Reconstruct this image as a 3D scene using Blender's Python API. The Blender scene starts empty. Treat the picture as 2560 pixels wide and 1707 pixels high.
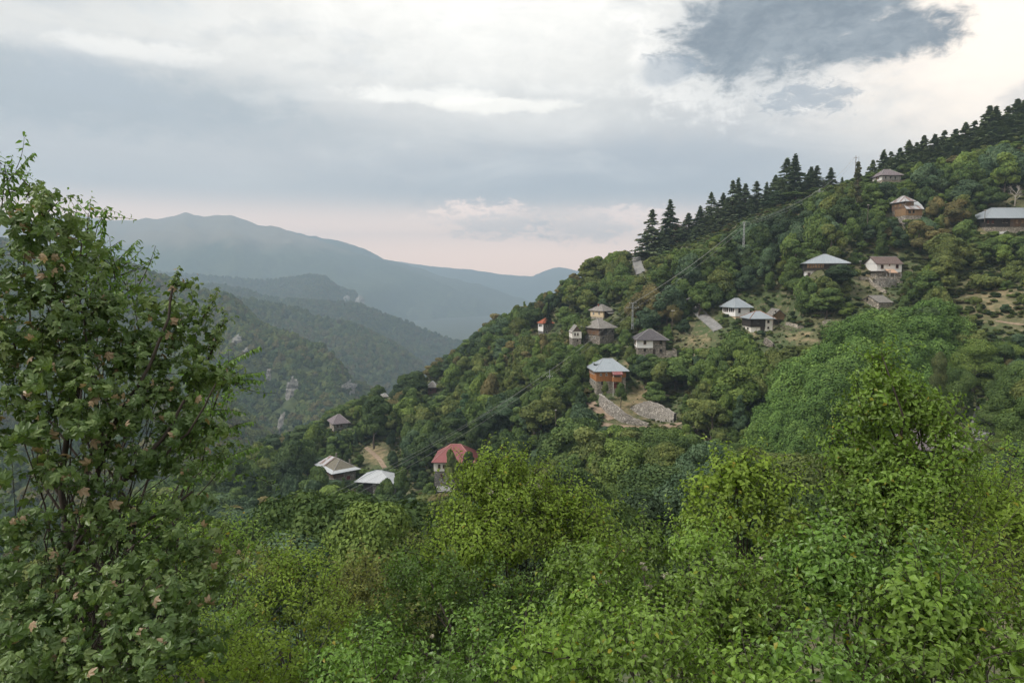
import bpy, bmesh, math, random
import numpy as np
from mathutils import Vector, Matrix

# ------------------------------------------------------------------ camera, sky, sun, exposure
SC = bpy.context.scene
COL = SC.collection
F = 1707.0; CXP, CYP = 1280.0, 853.5            # focal length and centre in photograph pixels (24 mm lens)
PIT = math.atan((853.5 - 690.0) / F)            # the camera looks slightly down: horizon at row 690
CP, SP = math.cos(PIT), math.sin(PIT)
cam = bpy.data.cameras.new('camera'); cam.sensor_width = 36.0; cam.lens = 24.0
cam.clip_start = 0.1; cam.clip_end = 60000.0
camo = bpy.data.objects.new('camera', cam); COL.objects.link(camo)
camo.location = (0, 0, 0); camo.rotation_euler = (math.pi / 2 - PIT, 0, 0)
SC.camera = camo
SUN_EL, SUN_AZ = math.radians(48), math.radians(-108)     # soft light from the open valley side, left
SUN_STRENGTH = 1.5
SKY_STRENGTH = 0.07
CLOUD_GAIN = 0.54
SC.view_settings.view_transform = 'Standard'; SC.view_settings.look = 'None'
SC.view_settings.exposure = 1.05; SC.view_settings.gamma = 1.0; SC.view_settings.use_curve_mapping = False
cy = SC.cycles
cy.max_bounces = 6; cy.diffuse_bounces = 2; cy.glossy_bounces = 1; cy.transmission_bounces = 3
cy.volume_bounces = 0; cy.transparent_max_bounces = 4; cy.use_denoising = True
cy.caustics_reflective = False; cy.caustics_refractive = False
cy.use_adaptive_sampling = True; cy.adaptive_threshold = 0.02

class S:                                         # a socket with arithmetic: small node expressions
    def __init__(s, nt, sock): s.nt, s.k = nt, sock
    def _m(s, op, *a, clamp=False):
        n = s.nt.nodes.new('ShaderNodeMath'); n.operation = op; n.use_clamp = clamp
        for i, v in enumerate((s,) + a):
            if isinstance(v, S): s.nt.links.new(v.k, n.inputs[i])
            else: n.inputs[i].default_value = v
        return S(s.nt, n.outputs[0])
    def __add__(s, o): return s._m('ADD', o)
    def __sub__(s, o): return s._m('SUBTRACT', o)
    def __mul__(s, o): return s._m('MULTIPLY', o)
    def __truediv__(s, o): return s._m('DIVIDE', o)
    def pow(s, o): return s._m('POWER', o)
    def abs(s): return s._m('ABSOLUTE')
    def max(s, o): return s._m('MAXIMUM', o)
    def min(s, o): return s._m('MINIMUM', o)
    def clamp(s): return s._m('ADD', 0.0, clamp=True)
    def step(s, a, b):                           # smoothstep from a to b (a > b falls)
        n = s.nt.nodes.new('ShaderNodeMapRange'); n.interpolation_type = 'SMOOTHSTEP'
        lo, hi = (a, b) if a < b else (b, a)
        n.inputs[1].default_value = lo; n.inputs[2].default_value = hi
        n.inputs[3].default_value, n.inputs[4].default_value = (0., 1.) if a < b else (1., 0.)
        s.nt.links.new(s.k, n.inputs[0]); return S(s.nt, n.outputs[0])
def mixc(nt, f, a, b, mode='MIX'):
    n = nt.nodes.new('ShaderNodeMix'); n.data_type = 'RGBA'; n.blend_type = mode
    for i, v in ((0, f), (6, a), (7, b)):
        if isinstance(v, S): nt.links.new(v.k, n.inputs[i])
        elif i == 0: n.inputs[i].default_value = v
        else: n.inputs[i].default_value = (*v[:3], 1)
    return S(nt, n.outputs[2])
def combine(nt, x, y, z):
    n = nt.nodes.new('ShaderNodeCombineXYZ')
    for i, v in enumerate((x, y, z)):
        if isinstance(v, S): nt.links.new(v.k, n.inputs[i])
        else: n.inputs[i].default_value = v
    return S(nt, n.outputs[0])
def noise(nt, vec=None, scale=5., detail=4., rough=.55, dist=0., out=0):
    n = nt.nodes.new('ShaderNodeTexNoise')
    n.inputs['Scale'].default_value = scale; n.inputs['Detail'].default_value = detail
    n.inputs['Roughness'].default_value = rough; n.inputs['Distortion'].default_value = dist
    if vec is not None: nt.links.new(vec.k, n.inputs['Vector'])
    return S(nt, n.outputs[out])
def lin(*c): return tuple(((v / 255 + .055) / 1.055) ** 2.4 if v > 10 else v / 255 / 12.92 for v in c)

def build_world():
    w = bpy.data.worlds.new('World'); SC.world = w; w.use_nodes = True
    nt = w.node_tree; nt.nodes.clear()
    out = nt.nodes.new('ShaderNodeOutputWorld')
    tc = nt.nodes.new('ShaderNodeTexCoord'); D = S(nt, tc.outputs['Generated'])
    sx = nt.nodes.new('ShaderNodeSeparateXYZ'); nt.links.new(D.k, sx.inputs[0])
    X, Y, Z = (S(nt, sx.outputs[i]) for i in range(3))
    R2D = 180 / math.pi
    az = X._m('ARCTAN2', Y) * R2D               # degrees right of straight ahead
    el = Z._m('ARCSINE') * R2D
    zz = Z.abs() + .10
    plane = combine(nt, X / zz, Y / zz, 0.0)    # a flat cloud deck seen in perspective
    n1 = noise(nt, plane, 0.55, 7, .55, .3)
    n2 = noise(nt, combine(nt, X / zz * .6 + 7.3, Y / zz * 1.3, 3.1), 1.3, 8, .58, .4)
    n3 = noise(nt, combine(nt, az * .07, el * .26, 1.7), 1.0, 9, .62, .5)
    n4 = noise(nt, combine(nt, az * .12, el * .17, 9.2), 1.5, 10, .62, .7)
    n5 = noise(nt, combine(nt, az * .34, el * .62, 4.4), 1.6, 9, .68, .5)
    n6 = noise(nt, combine(nt, az * .55, el * 1.15, 6.1), 1.6, 9, .68, .6)
    nb = n4 * .55 + n5 * .45
    # veil: warm near the horizon, blue grey above it, bright and white higher
    c = mixc(nt, el.step(1.5, 7.0), (3.7, 2.45, 1.8), (.62, .63, .66))
    c = mixc(nt, el.step(8.0, 18.0), c, (.86, .855, .835))
    # broken light and dark of the deck
    c = mixc(nt, ((n1 - .42) * 2.6).clamp() * el.step(3, 10) * .5, c, (1.10, 1.085, 1.05))
    c = mixc(nt, ((n2 - .47) * 3.2).clamp() * el.step(5, 12) * .40, c, (.54, .575, .61))
    def blob(a0, e0, ra, re, soft=.5, amp=.9, nn=nb):
        d = (((az - a0) / ra).pow(2.) + ((el - e0) / re).pow(2.)).pow(.5) + (nn - .5) * amp * 4.6
        return d.step(1.0 + soft * .5, 1.0 - soft * .5)
    # bright gap over the middle and the warm glow at the right
    c = mixc(nt, blob(-3, 25, 20, 9, 1.6, .5) * .7, c, (1.38, 1.36, 1.31))
    c = mixc(nt, blob(37, 15, 11, 9, 1.6, .4) * .85, c, (1.62, 1.42, 1.22))
    # broad slate bands at the left, over the village and at the top
    c = mixc(nt, blob(-33, 12.6, 14, 2.4, 1.2, .7) * .8, c, (.42, .48, .535))
    c = mixc(nt, blob(-20, 11.0, 16, 1.3, 1.4, .7) * .4, c, (.46, .51, .56))
    c = mixc(nt, blob(-22, 24.5, 11, 2.2, 1.0, .8) * .7, c, (.42, .49, .57))
    c = mixc(nt, blob(-36, 19.5, 9, 1.6, 1.2, .8) * .5, c, (.50, .57, .64))
    c = mixc(nt, blob(8, 8.2, 17, 2.4, 1.4, .5) * .62, c, (.42, .48, .57))
    # lit rags of cloud
    c = mixc(nt, ((n3 - .53) * 5.).clamp() * .36 * el.step(6, 9), c, (1.28, 1.25, 1.20))
    c = mixc(nt, ((n3 - .44) * -7.).clamp() * .38 * el.step(6, 9), c, (.50, .56, .64))
    c = mixc(nt, blob(-8, 14.2, 5.5, .55, .8, .9) * .6, c, (1.4, 1.37, 1.31)); c = mixc(nt, blob(-1, 13.6, 5.5, .5, .8, .9) * .6, c, (1.4, 1.36, 1.28))
    c = mixc(nt, blob(-29, 15.6, 6, .7, .8, 1.) * .5, c, (1.25, 1.22, 1.18))
    # small lit heaps low over the valley end
    c = mixc(nt, blob(-2.6, 5.0, 3.4, .8, 1.2, 1.1, n6) * .6, c, (2.6, 1.9, 1.55)); c = mixc(nt, blob(8.2, 4.6, 3.2, .9, 1.2, 1.1, n6) * .5, c, (2.5, 1.85, 1.55))
    c = mixc(nt, blob(-1.2, 4.2, 3.6, .9, 1.2, 1.0, n6) * .55, c, (.72, .70, .71)); c = mixc(nt, blob(6.0, 4.0, 3.6, 1.1, 1.2, .9, n6) * .5, c, (.74, .71, .71))
    # the dark heap cloud: bright rim first, then its body in several lobes
    rim = blob(19.0, 17.6, 8.6, 4.8, .8, .9); c = mixc(nt, rim * .5, c, (1.45, 1.42, 1.37))
    body = blob(19.8, 18.4, 7.2, 4.3, .6, .55).max(blob(27.2, 16.5, 5.0, 1.8, .6, .7)).max(blob(24., 18.6, 5.4, 2.8, .6, .55))
    c = mixc(nt, body * .96, c, mixc(nt, (n6 * .55 + n4 * .75 - .15).step(.36, .68), (.135, .175, .225), (.29, .335, .385)))
    c = mixc(nt, blob(22.6, 13.1, 2.8, .9, .9, 1., n6) * .7, c, (.34, .40, .48)); c = mixc(nt, blob(12.6, 15.8, 2.2, 1.0, .8, .9) * .6, c, (.36, .42, .50))
    c = mixc(nt, blob(38, 20.6, 9, 1.3, .7, .8) * .7, c, (.34, .40, .48)); c = mixc(nt, blob(38.5, 11.6, 3.4, 1.2, .7, .9) * .5, c, (.62, .62, .64))
    # below the horizon (never seen past the hills) the same grey
    c = mixc(nt, el.step(0.5, -3.0), c, (.42, .45, .46))
    c = mixc(nt, 1., c, (1.03, 1.0, .955), 'MULTIPLY')
    sky = nt.nodes.new('ShaderNodeTexSky'); sky.sky_type = 'NISHITA'; sky.sun_disc = False
    sky.sun_elevation = SUN_EL; sky.sun_rotation = SUN_AZ; sky.altitude = 1000; sky.dust_density = 3
    b1 = nt.nodes.new('ShaderNodeBackground'); b1.inputs[1].default_value = SKY_STRENGTH
    b2 = nt.nodes.new('ShaderNodeBackground'); b2.inputs[1].default_value = CLOUD_GAIN
    nt.links.new(sky.outputs[0], b1.inputs[0]); nt.links.new(c.k, b2.inputs[0])
    mx = nt.nodes.new('ShaderNodeMixShader'); mx.inputs[0].default_value = .94
    nt.links.new(b1.outputs[0], mx.inputs[1]); nt.links.new(b2.outputs[0], mx.inputs[2])
    nt.links.new(mx.outputs[0], out.inputs[0])
    w.cycles.sampling_method = 'MANUAL'; w.cycles.sample_map_resolution = 512
build_world()
sl = bpy.data.lights.new('sun', 'SUN'); sl.energy = SUN_STRENGTH; sl.angle = math.radians(12); sl.color = (1.0, .95, .87)
so = bpy.data.objects.new('sun', sl); COL.objects.link(so); so.location = (-200, 100, 400)
sd = Vector((math.sin(SUN_AZ) * math.cos(SUN_EL), math.cos(SUN_AZ) * math.cos(SUN_EL), math.sin(SUN_EL)))
so.rotation_euler = sd.to_track_quat('Z', 'Y').to_euler()

# ------------------------------------------------------------------ helpers
def ray(px, py):
    u = (px - CXP) / F; v = (CYP - py) / F
    return np.array([u, CP + v * SP, -SP + v * CP])
def P(px, py, Y):                                # the point on a pixel's ray at Y metres ahead
    d = ray(px, py); return d * (Y / d[1])
def proj(p):                                     # world -> photograph pixel (arrays allowed)
    p = np.asarray(p, float); x, y, z = p[..., 0], p[..., 1], p[..., 2]
    dep = y * CP - z * SP; up = y * SP + z * CP
    dep = np.where(np.abs(dep) < 1e-6, 1e-6, dep)
    return CXP + F * x / dep, CYP - F * up / dep, dep

def h2(ix, iy, seed):
    n = (ix.astype(np.int64) * 374761393 + iy.astype(np.int64) * 668265263 + seed * 1442695041) & 0xFFFFFFFF
    n = ((n ^ (n >> 13)) * 1274126177) & 0xFFFFFFFF
    return ((n ^ (n >> 16)) & 0xFFFF) / 65535.0
def vnoise(x, y, seed=0):
    x = np.asarray(x, float); y = np.asarray(y, float)
    ix, iy = np.floor(x), np.floor(y); fx, fy = x - ix, y - iy
    fx = fx * fx * (3 - 2 * fx); fy = fy * fy * (3 - 2 * fy)
    a, b = h2(ix, iy, seed), h2(ix + 1, iy, seed); c, d = h2(ix, iy + 1, seed), h2(ix + 1, iy + 1, seed)
    return (a + (b - a) * fx) * (1 - fy) + (c + (d - c) * fx) * fy
def fbm(x, y, seed=0, oct=4, ridged=False):
    t = 0; a = .5; s = 0
    for k in range(oct):
        n = vnoise(x * 2 ** k, y * 2 ** k, seed + 17 * k)
        if ridged: n = 1 - abs(2 * n - 1)
        t = t + a * n; s += a; a *= .5
    return t / s

def mesh_np(name, v, f, attrs=None, smooth=False):
    """mesh from numpy arrays; f is an (n,3) or (n,4) int array; attrs: {name: per-vertex float array}"""
    me = bpy.data.meshes.new(name); v = np.asarray(v, np.float32); f = np.asarray(f, np.int32)
    k = f.shape[1]; me.vertices.add(len(v)); me.vertices.foreach_set('co', v.ravel())
    me.loops.add(f.size); me.loops.foreach_set('vertex_index', f.ravel())
    me.polygons.add(len(f)); me.polygons.foreach_set('loop_start', np.arange(0, f.size, k, dtype=np.int32))
    try: me.polygons.foreach_set('loop_total', np.full(len(f), k, np.int32))
    except Exception: pass
    me.polygons.foreach_set('use_smooth', np.full(len(f), smooth))
    for an, av in (attrs or {}).items():
        a = me.attributes.new(an, 'FLOAT', 'POINT'); a.data.foreach_set('value', np.asarray(av, np.float32))
    me.update(calc_edges=True); return me
def link(name, me, mat=None, parent=None, kind=None, label=None, cat=None, group=None, loc=None):
    o = bpy.data.objects.new(name, me); COL.objects.link(o)
    if mat is not None and me is not None and not me.materials: me.materials.append(mat)
    if parent is not None: o.parent = parent
    if loc is not None: o.location = loc
    tag(o, label, cat, group, kind); return o
def tag(o, label=None, cat=None, group=None, kind=None):
    if label: o['label'] = label
    if cat: o['category'] = cat
    if group: o['group'] = group
    if kind: o['kind'] = kind
    return o
def empty(name, loc=(0, 0, 0), label=None, cat=None, group=None, rz=0):
    o = bpy.data.objects.new(name, None); COL.objects.link(o); o.location = loc; o.rotation_euler = (0, 0, rz)
    o.empty_display_size = .2
    return tag(o, label, cat, group)
def newmat(name):
    m = bpy.data.materials.new(name); m.use_nodes = True; nt = m.node_tree
    return m, nt, nt.nodes['Principled BSDF'], nt.nodes['Material Output']
def grid_faces(nr, nc):
    i = np.arange(nr - 1)[:, None] * nc + np.arange(nc - 1)[None, :]
    return np.stack([i, i + 1, i + nc + 1, i + nc], -1).reshape(-1, 4)
def tps(pts, vals, lam=0.):
    pts = np.asarray(pts, float); vals = np.asarray(vals, float); n = len(pts)
    def U(r2): return np.where(r2 > 0, r2 * np.log(np.maximum(r2, 1e-12)) * .5, 0.)
    s = np.abs(pts).max(); q = pts / s
    K = U(((q[:, None] - q[None]) ** 2).sum(-1)) + lam * np.eye(n)
    Pm = np.c_[np.ones(n), q]; A = np.zeros((n + 3, n + 3)); A[:n, :n] = K; A[:n, n:] = Pm; A[n:, :n] = Pm.T
    w = np.linalg.solve(A, np.r_[vals, 0, 0, 0])
    def f(x, y):
        x = np.asarray(x, float) / s; y = np.asarray(y, float) / s
        r = w[n] + w[n + 1] * x + w[n + 2] * y
        for i in range(n): r = r + w[i] * U((x - q[i, 0]) ** 2 + (y - q[i, 1]) ** 2)
        return r
    return f

# ------------------------------------------------------------------ the village hill (height field through known ground points)
GROUND = [(1085,1218,205),(1185,1205,203),(980,1240,212),(836,1210,235),(889,1200,243),(835,1080,300),(950,1000,345),(1078,990,330),
 (1358,843,325),(1508,800,285),(1499,866,255),(1594,888,232),(1690,888,235),(1491,985,212),(1563,970,216),(1838,797,238),(1877,825,225),
 (1950,812,232),(2015,700,232),(2230,700,235),(2197,775,210),(2262,558,262),(2500,578,252),(2204,462,298),(1690,612,330),(2340,1140,120),
 (1500,1000,205),(1650,1065,195),(1500,1150,172),(1750,1000,190),
 (720,1450,150),(1000,1480,135),(1300,1420,120),(1600,1330,112),(1900,1260,108),(2200,1200,102),(2520,1185,96),
 (500,1260,262),(420,1290,300),(1950,1130,150),(2200,1100,150),(2350,950,172),(2480,760,195),(2560,860,172),(2460,1090,135),
 (660,1150,310),(740,1105,322),(900,1020,350),(1090,935,352),(1200,868,352),(1320,795,350),(1390,738,350),(1480,684,350),(1595,640,347),
 (1750,592,347),(1900,540,345),(2080,470,330),(2300,424,322),(2450,374,326),(2560,336,330),(2750,300,330)]
gp = [P(*g) for g in GROUND]
for g in GROUND[45:]:                            # the far side of the crest falls away
    p = P(*g); d = p[:2] / np.linalg.norm(p[:2]); gp.append(np.array([*(p[:2] + d * 90), p[2] - 52 if g[0] < 1900 else p[2] + (8 if g[0] > 2200 else -20)]))
gp += [np.array(t, float) for t in ((0,0,-1.75),(0,-6,-1.6),(0,2,-2.2),(-6,2,-2.3),(6,2,-2.2),(0,5,-4.2),(-5,5,-4.2),(5,5,-4.2),(0,9,-6.9),(-9,8,-6.4),(9,8,-6.2),(0,16,-11),(-16,16,-11.5),
  (16,16,-10.5),(0,32,-20),(-32,32,-22),(32,32,-19),(0,62,-34),(-60,62,-42),(50,62,-25),(0,95,-45),(-90,100,-68),(-150,150,-95),(-60,-10,-12),(60,-10,0),
  (110,60,-14),(150,120,-8),(-180,240,-112),(-260,320,-130),(-140,-40,-20),(140,-40,10),(-300,200,-125),(-300,60,-90),(300,150,70),(300,300,110))]
gp = np.array(gp)
_hz = tps(gp[:, :2], gp[:, 2], 2e-4)
GX0, GY0, GS = -330.0, -40.0, 3.0
gxs = np.arange(GX0, 330.1, GS); gys = np.arange(GY0, 470.1, GS)
GXX, GYY = np.meshgrid(gxs, gys)
HG = _hz(GXX, GYY)
rough = np.clip((np.hypot(GXX, GYY) - 15) / 40, 0, 1)
HG = HG + rough * ((fbm(GXX / 26, GYY / 26, 3, 4) - .5) * 3.4)
for _ in range(3):                               # the ground meets the foot of every house
    for q in ((1086,1217,205),(980,1240,212),(836,1208,235),(835,1080,300),(1070,988,330),(1358,840,325),(1508,799,288),(1499,864,255),(1440,862,256),(1594,887,232),(1660,887,233),(1491,983,212),(1555,972,216),(1838,795,238),(1877.5,829,225),(1925,829,226),(1931,811,234),(1960,811,236),(2011,699,232),(2192,692,236),(2240,692,237),(2197,774,210),(2262,556,262),(2300,556,262),(2465,577,252),(2550,577,252),(2204,459,298),(2262,1146,120),(2420,1140,121)):
        p = P(*q); i, j = int(round((p[1] - GY0) / GS)), int(round((p[0] - GX0) / GS)); r = p[2] - .4 - HG[i, j]; g = np.exp(-((GXX - p[0]) ** 2 + (GYY - p[1]) ** 2) / (2 * 6.5 ** 2)); HG += g * r * .8
def hz(x, y):
    x = np.asarray(x, float); y = np.asarray(y, float)
    fx = np.clip((x - GX0) / GS, 0, len(gxs) - 1.001); fy = np.clip((y - GY0) / GS, 0, len(gys) - 1.001)
    ix, iy = fx.astype(int), fy.astype(int); fx = fx - ix; fy = fy - iy
    return (HG[iy, ix] * (1 - fx) + HG[iy, ix + 1] * fx) * (1 - fy) + (HG[iy + 1, ix] * (1 - fx) + HG[iy + 1, ix + 1] * fx) * fy
def ground_at(px, py, y0=40., y1=420.):          # where a pixel's ray meets the hill
    d = ray(px, py); t = np.linspace(y0, y1, 1600) / d[1]
    q = d[None] * t[:, None]; below = q[:, 2] < hz(q[:, 0], q[:, 1])
    i = int(np.argmax(below)) if below.any() else len(t) - 1
    return np.array([q[i, 0], q[i, 1], float(hz(q[i, 0], q[i, 1]))])

def mat_hill():
    m, nt, b, o = newmat('hill_soil')
    g = S(nt, nt.nodes.new('ShaderNodeNewGeometry').outputs['Position'])
    a = noise(nt, g, .045, 6, .6); c2 = noise(nt, g, .5, 6, .65); c3 = noise(nt, g, 3., 5, .7)
    ba = nt.nodes.new('ShaderNodeAttribute'); ba.attribute_name = 'lv'; bare = S(nt, ba.outputs['Fac'])
    c = mixc(nt, a.step(.42, .58), (.06, .09, .026), (.105, .105, .045))
    c = mixc(nt, c2.step(.52, .66) * .8, c, (.20, .165, .10))
    c = mixc(nt, c2.step(.46, .36) * .8, c, (.045, .065, .02))
    c = mixc(nt, c3.step(.5, .75) * .35, c, (.26, .23, .18)); c = mixc(nt, c3.step(.48, .3) * .6, c, (.03, .045, .014))
    dry = mixc(nt, c2.step(.35, .62), (.15, .135, .06), (.27, .21, .12)); c = mixc(nt, (bare + (c2 - .5) * 1.3).step(.15, .85), c, dry)
    nt.links.new(c.k, b.inputs['Base Color']); b.inputs['Roughness'].default_value = .95
    bp = nt.nodes.new('ShaderNodeBump'); bp.inputs['Strength'].default_value = .8; bp.inputs['Distance'].default_value = .5
    nt.links.new(c2.k, bp.inputs['Height']); nt.links.new(bp.outputs[0], b.inputs['Normal'])
    return m
M_HILL = mat_hill()
hv = np.stack([GXX, GYY, HG], -1).reshape(-1, 3)
_px, _py, _dp = proj(hv); BARE = np.zeros(len(hv))
for bx, by, rx, ry, d0, d1, am in ((2005,842,40,16,195,245,.7),(1585,1012,74,30,190,222,.75),(1745,850,40,14,215,250,.7),(1592,905,30,22,215,240,1.),(1605,985,30,24,200,225,1.),(2475,745,90,70,165,225,.62),(2190,690,60,34,220,250,.6),(2420,580,60,14,235,265,.8),(940,1135,30,24,200,290,.9),(1425,845,26,14,240,275,.8),(1880,838,40,14,205,240,.6),(620,1230,120,60,180,330,.35),(1130,880,60,24,320,360,.5)):
    BARE = np.maximum(BARE, am * np.clip(1.4 - np.hypot((_px - bx) / rx, (_py - by) / ry), 0, 1) * (_dp > d0) * (_dp < d1))
link('hill', mesh_np('hill', hv, grid_faces(len(gys), len(gxs)), {'lv': BARE}, smooth=True), M_HILL, kind='structure')

# ------------------------------------------------------------------ valley floor and the mountains beyond
def mat_forest(name, a, b_, rock=None, alpine=None, sc=1.):
    m, nt, b, o = newmat(name)
    g = S(nt, nt.nodes.new('ShaderNodeNewGeometry').outputs['Position'])
    n1 = noise(nt, g, .012 * sc, 5, .6); n2 = noise(nt, g, .09 * sc, 4, .7)
    c = mixc(nt, n1.step(.4, .62), a, b_)
    c = mixc(nt, n2.step(.35, .7) * .7, c, tuple(v * 1.7 for v in b_))
    if alpine:
        z = nt.nodes.new('ShaderNodeSeparateXYZ'); nt.links.new(g.k, z.inputs[0])
        zz = S(nt, z.outputs[2]) + (n1 - .5) * 260
        c = mixc(nt, zz.step(*alpine), c, (.20, .165, .11))
    nt.links.new(c.k, b.inputs['Base Color']); b.inputs['Roughness'].default_value = 1
    b.inputs['Specular IOR Level'].default_value = .1
    return m
M_FOR = mat_forest('forest_floor', (.035, .05, .022), (.06, .075, .03))
M_FARF = mat_forest('far_forest_slope', (.03, .045, .022), (.055, .068, .03), alpine=(170, 330), sc=.35)
M_FARF2 = mat_forest('far_forest_ridge', (.035, .045, .025), (.06, .07, .035), sc=.3)
m_, nt_, b_, _ = newmat('valley_floor'); b_.inputs['Base Color'].default_value = (.05, .06, .03, 1); b_.inputs['Roughness'].default_value = 1
FLOOR = -330.0
gv = np.array([[-15500, -320, FLOOR], [15500, -320, FLOOR], [15500, 10900, FLOOR], [-15500, 10900, FLOOR]], float)
link('valley_ground', mesh_np('valley_ground', gv, [[0, 1, 2, 3]]), m_, kind='structure')

def crest_mesh(name, crest, mat, wf, drop, wb=600., nseg=160, nrow=26, spur=.18, spurscale=300., seed=1, back=None):
    """a ridge: crest given as (px, row, Y); it falls forward (wf metres) and back"""
    c = np.array([P(*q) for q in crest]); t = np.r_[0, np.cumsum(np.hypot(np.diff(c[:, 0]), np.diff(c[:, 1])))]
    tt = np.linspace(0, t[-1], nseg); cr = np.stack([np.interp(tt, t, c[:, k]) for k in range(3)], -1)
    ker = np.ones(3) / 3
    V = []
    rows = np.r_[-np.linspace(1, 0, 8)[:-1], np.linspace(0, 1, nrow) ** 1.15]
    for r in rows:
        p = cr.copy(); dist = r * (wf if r >= 0 else wb)
        d2 = -cr[:, :2] / np.linalg.norm(cr[:, :2], axis=1)[:, None]
        p[:, :2] += d2 * dist
        dz = drop * abs(r) if r >= 0 else (drop * .6) * abs(r)
        ns = (fbm(tt / spurscale + r * .35, np.full_like(tt, r * 1.3), seed, 4, True) - .5)
        amp = spur * drop * min(1, abs(r) * 3) * (1 - .3 * abs(r))
        p[:, 2] -= dz; p[:, 2] += ns * amp * 2
        p[:, :2] += d2 * (ns * wf * .10 * min(1, abs(r) * 3))[:, None]
        p[:, 2] = p[:, 2] + (fbm(p[:, 0] / 90, p[:, 1] / 90, seed + 5, 3) - .5) * drop * .05
        V.append(p)
    V = np.array(V); o = link(name, mesh_np(name, V.reshape(-1, 3), grid_faces(len(rows), nseg), smooth=True), mat, kind='structure')
    return V
crest_mesh('far_ridge', [(900,640,9600),(1050,662,9600),(1120,669,9600),(1180,674,9600),(1250,686,9600),(1330,691,9600),(1365,676,9600),(1395,667,9600),(1440,676,9600),(1490,690,9600),(1600,700,9600),(1900,730,9600)],
           M_FARF2, 2200, 420, seed=31, spurscale=900)
crest_mesh('mountain_shoulder', [(640,560,7400),(780,590,7300),(850,602,7200),(920,625,7100),(960,648,7000),(1020,662,6900),(1100,688,6800),(1200,712,6700),(1290,742,6600),(1380,766,6500),(1600,850,6400)],
           M_FARF2, 2300, 640, seed=23, spurscale=700)
crest_mesh('mountain', [(-1500,560,6440),(-900,520,6440),(-400,570,6440),(-150,548,6440),(60,556,6440),(150,538,6440),(215,542,6440),(262,549,6440),(330,549,6440),(400,546,6440),(440,538,6440),(466,530,6440),(492,539,6440),(520,542,6440),(560,538,6440),(578,535,6440),(610,550,6440),(640,561,6440),(700,571,6440),(760,590,6382),(830,612,6325),(900,634,6267),(1000,668,6210),(1100,706,6152),(1200,752,6095),(1310,800,6037),(1500,900,5980)],
           M_FARF, 2300, 760, seed=12, spurscale=650, nseg=300, nrow=50, spur=.15)
V4 = crest_mesh('cliff_ridge', [(-700,650,4118),(-100,660,4047),(200,668,3976),(340,675,3948),(420,680,3919),(520,690,3891),(600,695,3862),(665,701,3834),(720,695,3806),(775,686,3777),(810,690,3763),(830,706,3749),(850,719,3735),(885,728,3713),(898,745,3706),(905,765,3692),(918,775,3692),(930,800,3678),(1000,860,3664)],
           M_FOR, 760, 300, seed=41, spurscale=360, spur=.16)
V3 = crest_mesh('wooded_ridge', [(-500,690,2990),(200,690,2925),(500,709,2860),(560,713,2834),(620,728,2808),(680,743,2795),(800,752,2769),(860,758,2756),(900,762,2743),(940,778,2730),(1000,800,2704),(1080,830,2678),(1180,862,2639),(1300,905,2600),(1500,980,2574)],
           M_FOR, 760, 330, seed=52, spurscale=240, spur=.2)
V2 = crest_mesh('wooded_spur', [(-300,740,2072),(400,740,2050),(560,745,2016),(640,752,2005),(720,768,1994),(800,790,1971),(880,812,1949),(950,845,1926),(1010,878,1904),(1050,910,1893),(1090,945,1882),(1140,1000,1870),(1250,1100,1859)],
           M_FOR, 640, 300, seed=63, spurscale=220, spur=.2)
# the near left ridge with its crags: its own height field
L1C = [(-700,640,1500),(-200,640,1480),(60,650,1450),(180,655,1430),(250,663,1400),(330,676,1390),(400,690,1380),(470,712,1350),(540,722,1330),(590,752,1290),(640,800,1250),(700,840,1200),(760,875,1170),(830,905,1140),(870,945,1120),(900,990,1100),(940,1040,1080)]
L1F = [(200,900,1000),(450,900,1080),(500,820,1180),(560,960,930),(620,900,1060),(650,990,930),(720,960,1040),(800,960,1080),(740,1040,860),(830,1020,980),
       (300,1000,760),(400,950,770),(480,962,750),(560,1003,735),(630,1075,700),(690,1125,690),(520,1100,620),(400,1150,560),(560,1190,560),(200,1180,520),(-100,1000,700),(-300,900,900)]
lp = [P(*q) for q in L1C + L1F]
for q in L1C:
    p = P(*q); d = p[:2] / np.linalg.norm(p[:2]); lp.append(np.array([*(p[:2] + d * 320), p[2] - 190]))
lp += [np.array(t, float) for t in ((-150,430,-185),(-260,450,-185),(-60,560,-230),(-100,760,-245),(-150,900,-260),(60,1000,-280),(-420,420,-185),(-600,400,-170))]
lp = np.array(lp); _lz = tps(lp[:, :2], lp[:, 2], 1e-5)
lx = np.arange(-1150, 110, 9.); ly = np.arange(400, 1800, 9.); LX, LY = np.meshgrid(lx, ly); LZ = _lz(LX, LY)
LZ = LZ - 9 + (fbm(LX / 150 + LY / 300, LY / 420, 77, 4, True) - .62) * (40 + 70 * np.clip((-40 - LZ) / 90, 0, 1)) + (fbm(LX / 40, LY / 40, 78, 3) - .5) * 10
V1 = np.stack([LX, LY, LZ], -1)
link('wooded_valley_side', mesh_np('wooded_valley_side', V1.reshape(-1, 3), grid_faces(len(ly), len(lx)), smooth=True), M_FOR, kind='structure')

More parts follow.
